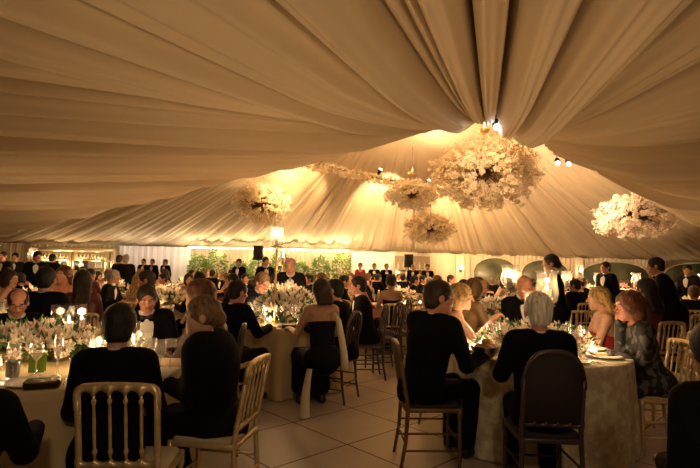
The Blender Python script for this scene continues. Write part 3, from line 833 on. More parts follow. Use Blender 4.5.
L_, A_, B_, C_, R_ = V(-19.4, 23.4, 2.55), at(470, 113, 9.0), at(528, 134, 9.0), at(600, 165, 9.6), V(19.9, 22, 2.5)
lp = lambda a, b, f: a + (b - a) * f
keysE = [L_, lp(L_, A_, .3), lp(L_, A_, .62), lp(L_, A_, .85), lp(L_, A_, .97), A_, A_ + V(.04, 0, 0), A_ + V(.10, 0, 0), lp(A_, B_, .3), lp(A_, B_, .8), B_, B_ + V(.08, .02, 0), lp(B_, C_, .5), C_, lp(C_, R_, .4), R_]
keysO = [V(XL, 21.5, 2.5), V(XL, 18, 2.5), V(XL, 13, 2.6), V(XL, 8, 2.6), V(XL, 3, 2.7), V(XL, -3, 2.9), V(-16, YB, 3.4), V(-8, YB, 4.1), V(-2.5, YB, 4.4), V(1.5, YB, 4.4), V(6, YB, 4.3), V(14, YB, 3.7), V(XR, -3, 3.0), V(XR, 5, 2.8), V(XR, 13, 2.6), V(XR, 20, 2.5)]
E1, t1 = catmull(keysE, 3200); O1, _ = catmull(keysO, 3200)
SAG = np.interp(t1, [0, 3, 4, 5, 6, 7, 8, 10, 11, 13, 15], [.03, .08, .18, .34, .50, .60, .42, .25, .4, .45, .2])
near = fold_sheet(E1, O1, t1, 3.2, 80, lambda a, b, q: a + (b - a) * q - SAG * (q / .17) * math.exp(1 - q / .17), grow=lambda q: min(1, .3 + q * 9), amp_k=.90, amp_max=.52,
                  widths=(.22, .35, .5, .8, 1.2, 1.7), sharp=.7, fk=1.2, slit_k=2.0)
struct(link('ceiling_near', grid_mesh('ceiling_near', near), M_LINER))

AP = V(1.85, 13.0, 6.3)
ring, per = [], []
corner = [(XL, 7), (XL, 24), (XR, 24), (XR, 7), (XL, 7)]
ph_pts = []
for (x0, y0), (x1, y1) in zip(corner[:-1], corner[1:]):
    k = 22
    for i in range(k): ph_pts.append((x0 + (x1 - x0) * i / k, y0 + (y1 - y0) * i / k))
ph_pts.append(ph_pts[0])
for x, y in ph_pts:
    d = V(x - AP[0], y - AP[1], 0); d /= np.linalg.norm(d)
    ring.append(AP + .25 * d)
    zz = 2.42 if y > 8 else 2.42 + 3.0 * max(0, 1 - abs(x) / 19)
    per.append(V(x, y, zz - .010 * max(0, x)))
E2, t2 = catmull(ring, 3000); O2, _ = catmull(per, 3000)
def zfar(a, b, q):
    f = 0.10 * min(q / .25, 1) + .90 * max(0, (q - .25) / .75) ** .92
    return a + (b - a) * f
far = fold_sheet(E2, O2, t2, 3.8, 60, zfar, grow=lambda q: min(1, max(0, (q - .29) / .14)) * min(1, .2 + (1 - q) / .1), amp_k=.42, amp_max=.22, seed=11, slit_k=.5, tpow=1.0)
struct(link('ceiling_far', grid_mesh('ceiling_far', far), M_LINER))

# floor of square tiles laid on the diagonal
def floor_mat():
    m = mat('stone_tile_floor', (.42, .30, .18), .45)
    nt = m.node_tree; b = nt.nodes['Principled BSDF']; tc = nt.nodes.new('ShaderNodeTexCoord')
    mp = nt.nodes.new('ShaderNodeMapping'); mp.inputs['Rotation'].default_value = (0, 0, math.radians(-43)); mp.inputs['Location'].default_value = (.20, .02, 0)
    br = nt.nodes.new('ShaderNodeTexBrick'); br.offset = 0; br.squash = 1
    br.inputs['Scale'].default_value = 1.0; br.inputs['Brick Width'].default_value = .74; br.inputs['Row Height'].default_value = .74; br.inputs['Mortar Size'].default_value = .008; br.inputs['Mortar Smooth'].default_value = .2
    br.inputs['Color1'].default_value = (.58, .50, .42, 1); br.inputs['Color2'].default_value = (.52, .45, .38, 1); br.inputs['Mortar'].default_value = (.06, .04, .025, 1)
    no = nt.nodes.new('ShaderNodeTexNoise'); no.inputs['Scale'].default_value = 3; no.inputs['Detail'].default_value = 6
    mx = nt.nodes.new('ShaderNodeMix'); mx.data_type = 'RGBA'; mx.blend_type = 'MULTIPLY'; mx.inputs['Factor'].default_value = .5
    r = nt.nodes.new('ShaderNodeValToRGB'); r.color_ramp.elements[0].color = (.6, .6, .6, 1); r.color_ramp.elements[1].color = (1.1, 1.1, 1.1, 1)
    nt.links.new(tc.outputs['Object'], mp.inputs['Vector']); nt.links.new(mp.outputs[0], br.inputs['Vector']); nt.links.new(tc.outputs['Object'], no.inputs['Vector'])
    nt.links.new(no.outputs['Fac'], r.inputs['Fac']); nt.links.new(br.outputs['Color'], mx.inputs['A']); nt.links.new(r.outputs['Color'], mx.inputs['B'])
    nt.links.new(mx.outputs['Result'], b.inputs['Base Color'])
    bn = nt.nodes.new('ShaderNodeBump'); bn.inputs['Strength'].default_value = .4; bn.inputs['Distance'].default_value = .004; bn.invert = True
    nt.links.new(br.outputs['Fac'], bn.inputs['Height']); nt.links.new(bn.outputs['Normal'], b.inputs['Normal'])
    return m
struct(MB().box(((XL + XR) / 2, 8, -.05), (XR - XL + 1, 33, .1)).build('floor', floor_mat(), smooth=False))

def curtain(name, x0, y0, x1, y1, z0, z1, m, amp=.05, wl=.22, zt=None):
    L = math.hypot(x1 - x0, y1 - y0); n = max(8, int(L / .03)); s = np.linspace(0, L, n); d = V(x1 - x0, y1 - y0, 0) / L; nn = V(-d[1], d[0], 0)
    rows = []
    for q in (0, .5, .92, 1):
        off = amp * (1 - .5 * q) * (np.sin(2 * PI * s / wl + 1.5 * np.sin(s * 1.3)) + .4 * np.sin(2 * PI * s / wl * 2.3 + 1))
        rows.append(V(x0, y0, 0) + s[:, None] * d + off[:, None] * nn + np.array([0, 0, z0 + (z1 - z0) * q]))
    return link(name, grid_mesh(name, np.array(rows)), m)
struct(curtain('wall_back', XL, YF, XR, YF, 0, 2.6, M_WALLC))
struct(curtain('wall_left', XL, YB, XL, YF, 0, 2.9, M_WALLC))
struct(curtain('wall_right', XR, YF, XR, YB, 0, 3.0, M_WALLC))
struct(curtain('wall_front', XR, YB, XL, YB, 0, 4.6, M_WALLC))

W24 = lambda px: (px - 350) * .05 * .985
# white drape, lit cooler than the rest
tag(curtain('stage_drape', W24(121), 23.55, W24(192), 23.55, .02, 2.38, M_WHITED, .04, .3), 'white pleated drape behind the standing guests beside the bar alcove', 'curtain')
tag(curtain('stage_drape', W24(352), 23.6, W24(396), 23.6, .02, 2.33, M_WHITED, .05, .35), 'cream pleated drape behind the musicians beside the green garden wall', 'curtain')
tag(curtain('stage_drape', W24(2), 23.5, W24(27), 23.5, .02, 2.4, M_WALLC, .05, .35), 'cream drape panel beside the lamp post at the edge of the bar alcove', 'curtain')
tag(curtain('stage_drape', W24(430), 23.6, W24(470), 23.6, .02, 2.3, M_WALLC, .04, .4), 'cream drape between the mirrored bar and the arched panels', 'curtain')

# arched grey-green panels on the right half of the far wall
M_ARCH = mat('grey_green_panel', (.13, .14, .085), .35, var=.5, vscale=1.3)
M_PIL = mat('cream_pilaster', (.70, .60, .44), .6)
for i, (a, b, top) in enumerate(((474, 518, 257), (522, 570, 259), (582, 650, 261), (664, 735, 262))):
    x0, x1 = W24(a), W24(b); zt = EYE + (270 + (a - 350) * .021 - top) / 20.3
    m = MB(); n = 24; xs = np.linspace(x0, x1, n); u = (xs - x0) / (x1 - x0) * 2 - 1
    topz = 1.5 + (zt - 1.5) * np.sqrt(np.clip(1 - u ** 2, 0, 1))
    m.ribbon(xs, np.full(n, .35), topz, lambda z: 23.72, .04)
    o = struct(m.build('window_%d' % (i + 1), M_ARCH))
    fr = MB(); fr.tube([(x, 23.70, z) for x, z in zip(xs, topz)] , .05, 6); fr.tube([(x0, 23.7, .3), (x0, 23.7, 1.5)], .05, 6); fr.tube([(x1, 23.7, .3), (x1, 23.7, 1.5)], .05, 6)
    fr.build('frame', M_PIL, o)
for i, px in enumerate((459, 576, 656)):
    x = W24(px); o = struct(MB().rbox((x, 23.4, 1.12), (.42, .3, 2.24), .04).build('trim_%d' % (i + 1), M_PIL))
# wall lanterns on the pilasters
for px, lab in ((459, 'wall lantern glowing on the pilaster beside the mirrored bar'), (576, 'wall lantern glowing on the pilaster behind the two hurricane lanterns'), (680, 'wall lantern glowing behind the bending waiter')):
    r = thing('wall_lantern', lab, 'lamp', (W24(px), 23.18, 1.62))
    MB().box((0, .03, .0), (.12, .03, .34)).build('back_plate', M_GOLD, r)
    MB().tube([(0, .03, -.08), (0, -.08, -.12), (0, -.08, -.06)], .012, 6).build('arm', M_GOLD, r)
    c = MB().lathe([(.03, -.06), (.06, 0), (.07, .12), (.05, .2)], (0, -.08, 0), 10, cap=False).build('glass_shade', M_GLASS, r)
    MB().lathe([(.02, -.05), (.035, .02), (.03, .1), (.004, .16)], (0, -.08, 0), 10).build('bulb', emit('lantern_bulb', (1, .72, .38), 24), r)

# bar alcove on the far left
r = thing('bar_alcove', 'gilt framed bar with a lit lattice header and bottle shelves', 'bar', (0, 23.3, 0))
xs = [W24(p) for p in (41, 75, 80, 112, 118)]
for x in xs: MB().box((x, 0, 1.1), (.16, .16, 2.2)).build('post', M_GILT, r)
for z, h in ((2.12, .18), (1.60, .07)): MB().box(((xs[0] + xs[-1]) / 2, -.02, z), (xs[-1] - xs[0], .14, h)).build('beam', M_GILT, r)
for a, b in ((xs[0], xs[1]), (xs[2], xs[3])):
    k = 9; m = MB()
    for i in range(k):
        x, w = a + (b - a) * i / k, (b - a) / k; m.tube([(x, 0, 1.63), (x + w, 0, 2.03)], .018, 4); m.tube([(x + w, 0, 1.63), (x, 0, 2.03)], .018, 4)
    m.build('lattice', M_GILT, r)
MB().box(((xs[0] + xs[-1]) / 2, .5, 1.1), (xs[-1] - xs[0], .04, 2.1)).build('back_panel', mat('bar_back', (.75, .68, .58), .5), r)
for z in (.95, 1.28): MB().box(((xs[0] + xs[-1]) / 2, .34, z), (xs[-1] - xs[0] - .1, .28, .03)).build('shelf', M_PIL, r)
MB().rbox(((xs[0] + xs[-1]) / 2, -.7, .5), (xs[-1] - xs[0], .5, 1.0), .04).build('counter', M_WHITED, r)
for px in (63, 88):
    q = thing('round_sign', 'black square sign with a pale disc hanging in the bar, ' + ('closer to the cream drape' if px == 63 else 'closer to the white drape'), 'sign', (W24(px), 23.2, 1.36))
    MB().box((0, 0, 0), (.62, .04, .44)).build('board', M_BLACK, q); MB().tube([(0, -.022, -.02), (0, -.032, -.02)], .14, 20).build('disc', M_PLATE, q)
BOT = None
for i, x in enumerate(np.linspace(xs[0] + .25, xs[-1] - .25, 22)):
    z = .965 if i % 2 else 1.295
    if abs(x - W24(63)) < .38 or abs(x - W24(88)) < .38: z = .965
    if BOT is None:
        BOT = MB().lathe([(.045, 0), (.05, .01), (.05, .19), (.02, .25), (.016, .32), (.02, .33)], n=10).build('bottle', mat('pale_bottle', (.65, .62, .52), .15)); o = BOT
    else: o = BOT.copy(); COL.objects.link(o)
    o.location = (x, 23.62, z); tag(o, 'pale bottle standing on a shelf of the gilt bar alcove', 'bottle', 'bottles on the bar alcove shelves')
for px in (50, 68, 86, 104): point('Light bar', (W24(px), 23.1, 1.6), 5, (1, .68, .36), .1)

# garden wall: shrubs lit from above
ks = 0
for i, px in enumerate(np.linspace(202, 342, 8)):
    h = 1.55 + .35 * math.sin(i * 2.1); lab = ['leafy shrub with pale blossom', 'tall dark leafed shrub', 'bushy bright green shrub'][i % 3]
    pos = ['beside the white drape', 'behind the loudspeaker pole', 'beyond the loudspeaker', 'behind the singer in black', 'behind the tall candlestick', 'beside the tall candlestick', 'behind the stooping person', 'near the cello'][i]
    r = thing('garden_shrub', lab + ' in the lit garden wall ' + pos, 'shrub', (W24(px), 23.2 - .25 * (i % 2), 0))
    MB().lathe([(.20, 0), (.26, .05), (.30, .45), (.27, .45)], n=14).build('planter', mat('stone_planter', (.4, .36, .3), .8), r)
    MB().tube([(0, 0, .4), (.03, 0, .9), (-.02, .02, 1.3)], [.05, .04, .02], 6).build('trunk', M_TWIG, r)
    m = MB()
    for k in range(620):
        d = rdir(); c = V(d[0] * .43, d[1] * .33, d[2] * h * .48) * random.uniform(.35, 1) ** .5 + V(0, 0, .55 + h * .48)
        if c[2] > 2.28: continue
        leaf(m, c, d + .6 * rdir(), random.uniform(.09, .2), .04, 0)
        if k % 9 == i % 3: petals(m, c, d, .06, 1, 4)
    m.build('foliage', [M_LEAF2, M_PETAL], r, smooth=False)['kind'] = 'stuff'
# cove light over the garden wall
q = thing('cove_light', 'long white cove light along the top of the garden wall', 'light', (W24(272), 22.75, 2.34))
MB().box((0, 0, .03), (W24(350) - W24(194), .10, .05)).build('housing', M_PIL, q)
MB().tube([(W24(195) - W24(272), 0, -.01), (W24(349) - W24(272), 0, -.01)], .025, 8).build('tube', emit('cove_tube', (1, .80, .52), 3), q)
for px in (200, 226, 252, 278, 304, 330, 346): point('Light cove', (W24(px), 22.6, 2.15), 13, (1, .74, .42), .1)

# ------------------------------------------------------------------ flower balls
def flower_ball(label, px, py, y, w, h, n, bm, tw, zroof, seed, dense=1.0):
    c = at(px, py, y); rx, rz = w * y / FPX / 2, h * y / FPX / 2
    r = thing('flower_chandelier', label, 'chandelier', tuple(c))
    MB().tube([(0, 0, rz * .3), (0, 0, zroof - c[2])], .008, 5).build('wire', M_WIRE, r)
    core = MB(); core.ball((0, 0, 0), (rx * .26, rx * .26, rz * .26), 12)
    for k in range(8):
        a = k * PI / 4; core.tube([(0, 0, 0), (rx * .5 * math.cos(a), rx * .5 * math.sin(a), -.1 * rz), (rx * .75 * math.cos(a), rx * .75 * math.sin(a), .1 * rz)], .012, 5)
    core.build('frame', M_TWIG, r)
    tws, bl = MB(), MB(); rs = random.getstate(); random.seed(seed)
    for k in range(n):
        d = rdir()
        if d @ V(-.05, -.91, -.41) > .95: continue
        S = V(rx, rx, rz); R0, R1 = .22, random.uniform(.78, 1.08)
        p0 = d * S * R0; bend = .25 * rdir() * S * .4; p1 = d * S * R1 * .62 + bend * .5; p2 = d * S * R1 + bend * .3 - V(0, 0, .03)
        tws.tube([p0, p1, p2], [.007, .005, .003], 3, cap=False)
        for j in range(int(15 * dense)):
            t = random.uniform(.42, 1.05); q = p0 * (1 - t) ** 2 + 2 * p1 * t * (1 - t) + p2 * t * t + .045 * rdir()
            petals(bl, q, d + .8 * rdir(), random.uniform(.034, .066) * (rx / 1.1) ** .4, random.choice((0, 0, 0, 1)), 4)
    tws.build('twigs', tw, r)['kind'] = 'stuff'; bl.build('blossoms', bm, r, smooth=False)['kind'] = 'stuff'
    random.setstate(rs); return c, rx, rz

BALLS = [
    ('largest white orchid ball hanging in the middle below the tent peak', 484, 173, 10.4, 105, 70, 640, [M_PETAL_O, M_PETAL_O], M_TWIG_P, 5.7, 1),
    ('white flower ball hanging in front of the arched panels, apart from the rest', 635, 215, 13.5, 78, 46, 420, [M_PETAL, M_PINK], M_TWIG, 4.9, 2),
    ('flower ball hanging above the tall gold candlestick', 262, 203, 17.5, 58, 42, 380, [M_PETAL_O, M_PETAL_O], M_TWIG, 4.9, 3),
    ('small flower ball hanging low below the largest one, over the musicians', 430, 228, 16.8, 52, 30, 360, [M_PETAL_O, M_PETAL], M_TWIG_P, 4.8, 4),
    ('pale flower cluster half hidden behind the largest orchid ball', 412, 194, 14.4, 56, 30, 320, [M_PETAL, M_PETAL_O], M_TWIG_P, 5.2, 5),
]
balls = [flower_ball(*b) for b in BALLS]
for (c, rx, rz), pw, lab in ((balls[0], 330, 'the largest orchid ball'), (balls[4], 90, 'the half hidden flower cluster')):   # lamps added above the balls to wash the roof evenly
    r = thing('added_crown_uplight', 'small brass bowl lamp shining up on the wire above ' + lab, 'lamp', (c[0], c[1], c[2] + rz + .12))
    MB().lathe([(.01, 0), (.09, .03), (.13, .09), (.12, .09), (.08, .04), (.01, .02)], n=16).build('bowl', M_GOLD, r)
    spot('Light spot', (c[0] + .02, c[1], c[2] + rz + .20), (c[0], c[1] + .4, c[2] + rz + 3), pw, (1, .62, .30), 165, 1.0, .1)

# garland truss with lamps, at the far side of the peak
g0, g1 = V(*at(303, 160, 14.2)), V(*at(446, 191, 16.2))
r = thing('truss_garland', 'blossom wound truss carrying small lamps below the far tent roof', 'garland', tuple(g0))
d = g1 - g0
MB().tube([(0, 0, 0), d * .5 - V(0, 0, .05), d], .035, 6).build('truss', M_TRUSS, r)
m = MB()
for k in range(900):
    t = random.random(); petals(m, d * t + rdir() * V(.1, .1, .13) - V(0, 0, .05 + .12 * abs(math.sin(t * 16)) * random.random()), rdir(), random.uniform(.05, .085), random.choice((0, 1)), 4)
m.build('blossoms', [M_PETAL_O, M_PETAL], r, smooth=False)['kind'] = 'stuff'
for t in (.0, 1.): MB().tube([d * t, d * t + V(0, 0, .75)], .008, 5).build('wire', M_WIRE, r)

def spotlight(label, p, target, lens, group=None):
    r = thing('spotlight', label, 'spotlight', tuple(p), 0, group)
    a = V(*target) - V(*p); a /= np.linalg.norm(a)
    MB().tube([-a * .10, -a * .02, a * .06, a * .09], [.03, .05, .055, .06], 12, cap=True).build('housing', M_BLACK, r)
    MB().tube([a * .088, a * .096], .048, 12).build('lens', lens, r)
    MB().tube([(0, 0, .0), (0, 0, .14)], .01, 5).build('bracket', M_TRUSS, r)
    if lens is LENS_W: MB().ball((0, -.03, -.075), .045, 12).build('bulb', LENS_W, r)
    return p + a * .14
LENS_W = emit('spot_lens_white', (.85, .88, 1.0), 9)
LENS_A = emit('spot_lens_warm', (1, .75, .45), 20)
for k, (px, py, y, tgt, lab, ls, pw, ang) in enumerate((
    (306, 163, 14.2, at(297, 190, 19), 'warm spotlight at the end of the blossom truss beside the ceiling swag', LENS_A, 700, 36),
    (318, 166, 14.4, at(272, 195, 18), 'warm spotlight second from the ceiling swag on the blossom truss', LENS_A, 600, 40),
    (398, 182, 15.5, at(380, 205, 20), 'warm spotlight in the middle of the blossom truss', LENS_A, 1100, 46),
    (432, 190, 16.0, at(470, 215, 20), 'warm spotlight at the end of the blossom truss behind the orchid ball', LENS_A, 1100, 54),
    (496, 123, 7.6, at(484, 176, 10.4), 'white spotlight shining below the peak of the ceiling swag', LENS_W, 110, 60),
    (557, 160, 10.4, at(560, 215, 18), 'white spotlight of the pair beside the ceiling swag, closer to the orchid ball', LENS_W, 1100, 66),
    (568, 161, 10.4, at(640, 215, 14), 'white spotlight of the pair beside the ceiling swag, closer to the lone flower ball', LENS_W, 60, 60))):
    p = at(px, py, y); pw *= 1.0; q = spotlight(lab, p, tgt, ls)
    spot('Light spot', tuple(q), tuple(tgt), pw, (1, .60, .27) if ls is LENS_A else (1, .63, .34), ang)

for k, t in enumerate((.12, .5, .85)):  # extra uplights added on the truss to brighten the upper far roof
    p = g0 + d * t + V(0, -.15, .12); q = spotlight('warm uplight added for the roof, clamped on the blossom truss ' + ('beside the ceiling swag', 'at its middle', 'toward the orchid ball')[k], p, p + V(.9, -1.2, 2.0), LENS_A)
    spot('Light spot', tuple(q), tuple(p + V(.9, -1.4, 1.8)), (300, 200, 70)[k], (1, .62, .30), 150, 1.0, .1)
# ------------------------------------------------------------------ tables, guests and settings
PLACED = []          # taken floor positions
def free(x, y, d=.5): return all((x - a) ** 2 + (y - b) ** 2 > d * d for a, b in PLACED)

def hx(px, y): return (px - 350) * y / FPX
CT, RT, LT = (-.82, 6.15), (1.63, 4.25), (-2.05, 3.35)
table(*LT, .92, 'round table hidden under the cloth with the square glass lantern', 'shadowed gold tablecloth on the table with the square glass lantern', M_CLOTH)
table(*CT, .80, 'round table hidden under the cloth with the tall gold candlestick', 'gold tablecloth on the table with the tall gold candlestick', M_CLOTH, fold=.05)
table(*RT, .74, 'round table hidden under the patterned damask cloth', 'gold damask tablecloth falling to the floor behind the white-haired person', M_DAMASK, fold=.024, nf=9, flare=.01)

def seat(label, px, y, face, ch='gilt', chlab=None, back=0.0, cf=None, cx=0, **k):
    x = hx(px, y); PLACED.append((x, y))
    p = person(label, (x, y, 0), face, **k)
    if ch: chair(chlab, x + cx, y - back, face if cf is None else cf, ch)
    return p

# ---- the table with the square lantern
seat('person in black suit seen from behind in a gilt chair beside the lantern table', 118, 2.48, 102, 'gilt', 'gilt chair square to the camera behind the person in the black suit', cx=.155, back=.03, cf=94, hair='short', yaw=8, hands=[(-.14, .38, .80), (.16, .36, .80)], s=.895, lean=12, pitch=8, hs=1.15, res=.013)
seat('blond person in profile in black jacket sitting sideways in a gilt chair', 226, 2.95, 168, 'gilt', 'gilt chair turned sideways under the blond person in profile', cx=-.015, cf=171, lean=12, fem=True, outfit='shawl', cloth=M_SUIT, hair='updo', hmat=H_SAND, s=.915, res=.013, eyes=True, yaw=27, hs=1.13, hands=[(-.10, .30, .78), (.10, .28, .78)], legs='skirt')
seat('person in bow tie facing the camera across the lantern table', 158, 4.4, 288, 'gilt', 'gilt chair under the bow-tied person facing the camera', hair='short', hmat=H_BROWN, skin=M_SKIN2, eyes=True, lean=14, side=6, pitch=12, yaw=10, s=.94, res=.012, hands=[(-.18, .46, .81), (.20, .46, .81)])
def specs(root, g, hd, P, T, H):
    m = MB()
    for sg in (-1, 1): m.tube([hd(sg * .034 + .022 * math.cos(a), .098, .010 + .018 * math.sin(a)) for a in np.linspace(0, 2 * PI, 13)], .0025, 5)
    m.tube([hd(-.012, .10, .012), hd(.012, .10, .012)], .0025, 5); m.build('spectacles', M_BLACK, root)
seat('person with spectacles half hidden behind the white lilies', 22, 4.32, 305, 'gilt', 'gilt chair under the person with spectacles', hair='ring', hmat=H_BROWN, skin=M_SKIN2, eyes=True, lean=16, pitch=14, s=.90, res=.014, extra=specs)
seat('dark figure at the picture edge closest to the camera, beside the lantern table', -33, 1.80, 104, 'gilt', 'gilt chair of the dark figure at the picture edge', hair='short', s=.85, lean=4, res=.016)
seat('person in taupe shawl with ginger hair behind the blond person in profile', 213, 3.85, 196, 'round', 'dark round-backed chair under the taupe shawl', fem=True, outfit='shawl', cloth=D_TAUPE, hair='curly', hmat=H_AUBURN, s=.97, res=.014)
# ---- the table with the tall candlestick
seat('person in dark suit seen from behind resting a hand on the candlestick table', 233, 5.0, 62, 'gilt', 'gilt chair under the dark suit at the candlestick table', s=.95, yaw=-15, pitch=8, hair='short', hmat=H_BLACK, skin=M_SKIN2, hands=[(-.15, .42, .81), (.17, .47, .81)])
seat('red-faced person bowing over the candlestick table beside the flowers', 252, 6.75, 318, 'gilt', 'gilt chair under the bowing red-faced person', s=1.04, lean=20, pitch=20, hair='short', hmat=H_SAND, skin=M_SKIN2, eyes=True)
def lady(root, g, hd, P, T, H):
    m = MB(); m.tube([g(.10, -.115, .44), g(.135, -.13, .36), g(.155, -.14, .2), g(.17, -.16, .02), g(.17, -.17, -.13)], [.012, .028, .034, .038, .042], 10)
    m.build('sash', M_IVORY, root)
seat('bare-backed person in strapless black gown with long dark hair', 326, 4.88, 112, None, fem=True, outfit='strapless', cloth=D_BLACK, hair='long', hl=.13, hmat=H_BROWN, skin=M_SKIN3, s=.98, res=.013, lean=10, extra=lady, legs='skirt', hands=[(-.24, .40, .80), (.16, .42, .80)], top=.36)
seat('dark-haired person in black suit between the strapless gown and the round-backed chairs', 345, 5.45, 155, 'round', 'dark round-backed chair first in the row beside the aisle', cx=-.10, s=.97, hair='short', hmat=H_BLACK, lean=10, yaw=10)
seat('dark-haired person in black suit in profile at the far end of the candlestick table', 368, 6.5, 188, 'round', 'dark round-backed chair second in the row beside the aisle', s=.99, hair='short', hmat=H_BLACK, skin=M_SKIN2, lean=10, yaw=-4, eyes=True)
PLACED.append((hx(293, 7.5), 7.5))
person('balding person in dark suit and grey tie stooping over the candlestick table', (hx(293, 7.5), 7.5, 0), 272, pose='stand', lean=27, pitch=16, s=.94, hair='ring', hmat=H_GREY, skin=M_SKIN2, tie=mat('grey_silk_tie', (.35, .33, .32), .4), cloth=M_CHAR, eyes=True, hands=[(-.28, .42, .82), (.26, .42, .84)], res=.014)
for k, (px, y, f, lab) in enumerate(((384, 7.0, 195, 'dark round-backed chair third in the row beside the aisle'), (394, 7.7, 190, 'dark round-backed chair last in the row beside the aisle'))):
    chair(lab, hx(px, y), y, f, 'round'); PLACED.append((hx(px, y), y))
# ---- the damask table
seat('broad person in black suit turned to the damask table beside the aisle', 424, 3.72, 32, 'gilt_shade', 'gilt chair toned dark for shade under the broad suit beside the aisle', cf=2, cx=.05, s=1.0, res=.012, hs=1.13, hair='short', hmat=H_BROWN, skin=M_SKIN2, yaw=-46, twist=18, lean=13, hands=[(-.14, .42, .81), (.25, .44, .82)])
seat('curly blond person with bare arms raising a hand beside the broad black suit', 447, 4.72, 345, 'gilt', 'gilt chair under the curly blond person', fem=True, outfit='strapless', cloth=D_ROSE, hair='curly', hmat=H_BLOND, skin=M_SKIN, s=.97, res=.013, lean=12, legs='skirt', eyes=True, hands=[(-.10, .40, .84), (.06, .44, 1.0)])
seat('grey-haired person in gold sequins seen from behind at the damask table', 464, 5.7, 20, 'gilt', 'gilt chair under the gold sequin dress', fem=True, outfit='sleeved', cloth=D_GOLD, hair='bob', hmat=H_SAND, s=1.0, res=.014, lean=12, legs='skirt')
seat('bald person with a reddish head across the damask table', 522, 5.6, 268, 'gilt', 'gilt chair under the bald person', hair='bald', hmat=H_GREY, skin=M_SKIN2, s=1.04, lean=4, pitch=16, res=.013)
seat('white-haired person in black suit seen from behind at the damask table', 540, 3.15, 80, 'solid', 'dark padded chair with a solid rounded back behind the white-haired person', cf=86, s=.95, res=.012, hs=1.12, hair='short', hmat=H_WHITE, lean=4, yaw=0, skin=M_SKIN2, hands=[(-.14, .40, .81), (.14, .40, .81)], elbow=.45)
seat('person with long blond hair and bare back in red dress', 609, 4.95, 168, 'gilt', 'gilt chair under the red dress', fem=True, outfit='backless', cloth=D_RED, hair='long', hmat=H_BLOND, skin=M_SKIN, s=.96, res=.013, lean=8, legs='skirt', hands=[(-.16, .42, .82), (.14, .42, .80)], top=.30)
def lips_hand(root, g, hd, P, T, H): pass
seat('person in leaf-print jacket in profile with a hand raised to the chin', 650, 4.1, 178, 'gilt', 'gilt chair under the leaf-print jacket', fem=True, outfit='coat', cloth=M_PRINT, hair='curly', hmat=H_AUBURN, skin=M_SKIN2, s=.96, res=.012, lean=16, eyes=True, legs='skirt', hands=[(-.13, .42, .80), (.02, .26, 1.06)])
seat('dark figure beside the frame edge in front of the gilt chairs', 728, 1.85, 95, None, hands=[(-.1,.25,.7),(.1,.25,.7)], hair='curly', hmat=H_BLACK, s=.92, res=.016, lean=4)
for x, y, f, lab in ((3.12, 4.75, 165, 'empty gilt chair turned sideways behind the leaf-print jacket'), (hx(682, 7.2), 7.2, 110, 'empty gilt chair with its back to the camera below the bending waiter'), (hx(580, 7.4), 7.4, 75, 'empty gilt chair behind the long dark gown')):
    chair(lab, x, y, f, 'gilt'); PLACED.append((x, y))
seat('person with long dark hair seen from behind, beyond the leaf-print jacket', 652, 6.0, 105, 'gilt', 'gilt chair under the long dark hair', fem=True, outfit='sleeved', cloth=D_WINE, hair='long', hmat=H_BLACK, s=1.03, legs='skirt')
PLACED.append((hx(562, 6.7), 6.7))
person('standing person in long dark gown with brown updo behind the hurricane lanterns', (hx(560, 6.7), 6.7, 0), 165, pose='stand', fem=True, outfit='sleeved', cloth=M_NAVY, hair='updo', hmat=H_BROWN, s=.97, lean=10, side=-4, legs='skirt', hands=[(-.18, .2, .85), (.2, .2, .9)])
PLACED.append((hx(668, 6.9), 6.9))
person('waiter in dark suit standing and bending toward the far tables', (hx(672, 6.9), 6.9, 0), 150, pose='stand', outfit='suit', cloth=M_NAVY, hair='short', hmat=H_BROWN, skin=M_SKIN2, s=.98, lean=16, pitch=8, hands=[(-.2, .4, .95), (.2, .4, .95)])
seat('person with dark hair swept up and tanned bare back beyond the row of chairs', 393, 8.1, 100, 'gilt', 'gilt chair under the tanned bare back', fem=True, outfit='backless', cloth=D_BLACK, hair='updo', hmat=H_BLACK, skin=M_SKIN3, s=1.0, legs='skirt')
seat('broad dark-suited person seen from behind beyond the spectacled person', 44, 4.95, 98, 'gilt', 'gilt chair under the broad dark suit', s=1.02, hair='short', hmat=H_BLACK, lean=8, cloth=M_NAVY)
seat('person with long dark brown hair seen from behind near the square lantern', 85, 5.5, 118, 'gilt', 'gilt chair near the square lantern under the long brown hair', fem=True, outfit='sleeved', cloth=D_WINE, hair='long', hmat=H_BROWN, s=1.0, legs='skirt')
seat('ginger-haired person facing the camera behind the square lantern', 70, 7.1, 268, 'gilt', 'gilt chair under the ginger-haired person', fem=True, outfit='strapless', cloth=D_CREAM, hair='long', hmat=H_AUBURN, skin=M_SKIN2, s=1.03, legs='skirt', eyes=True)
seat('red-cheeked person in dark suit behind the bow-tied person', 156, 6.5, 200, 'gilt', 'gilt chair under the red-cheeked person', hair='short', hmat=H_BROWN, skin=M_SKIN2, s=1.0, lean=8, eyes=True)

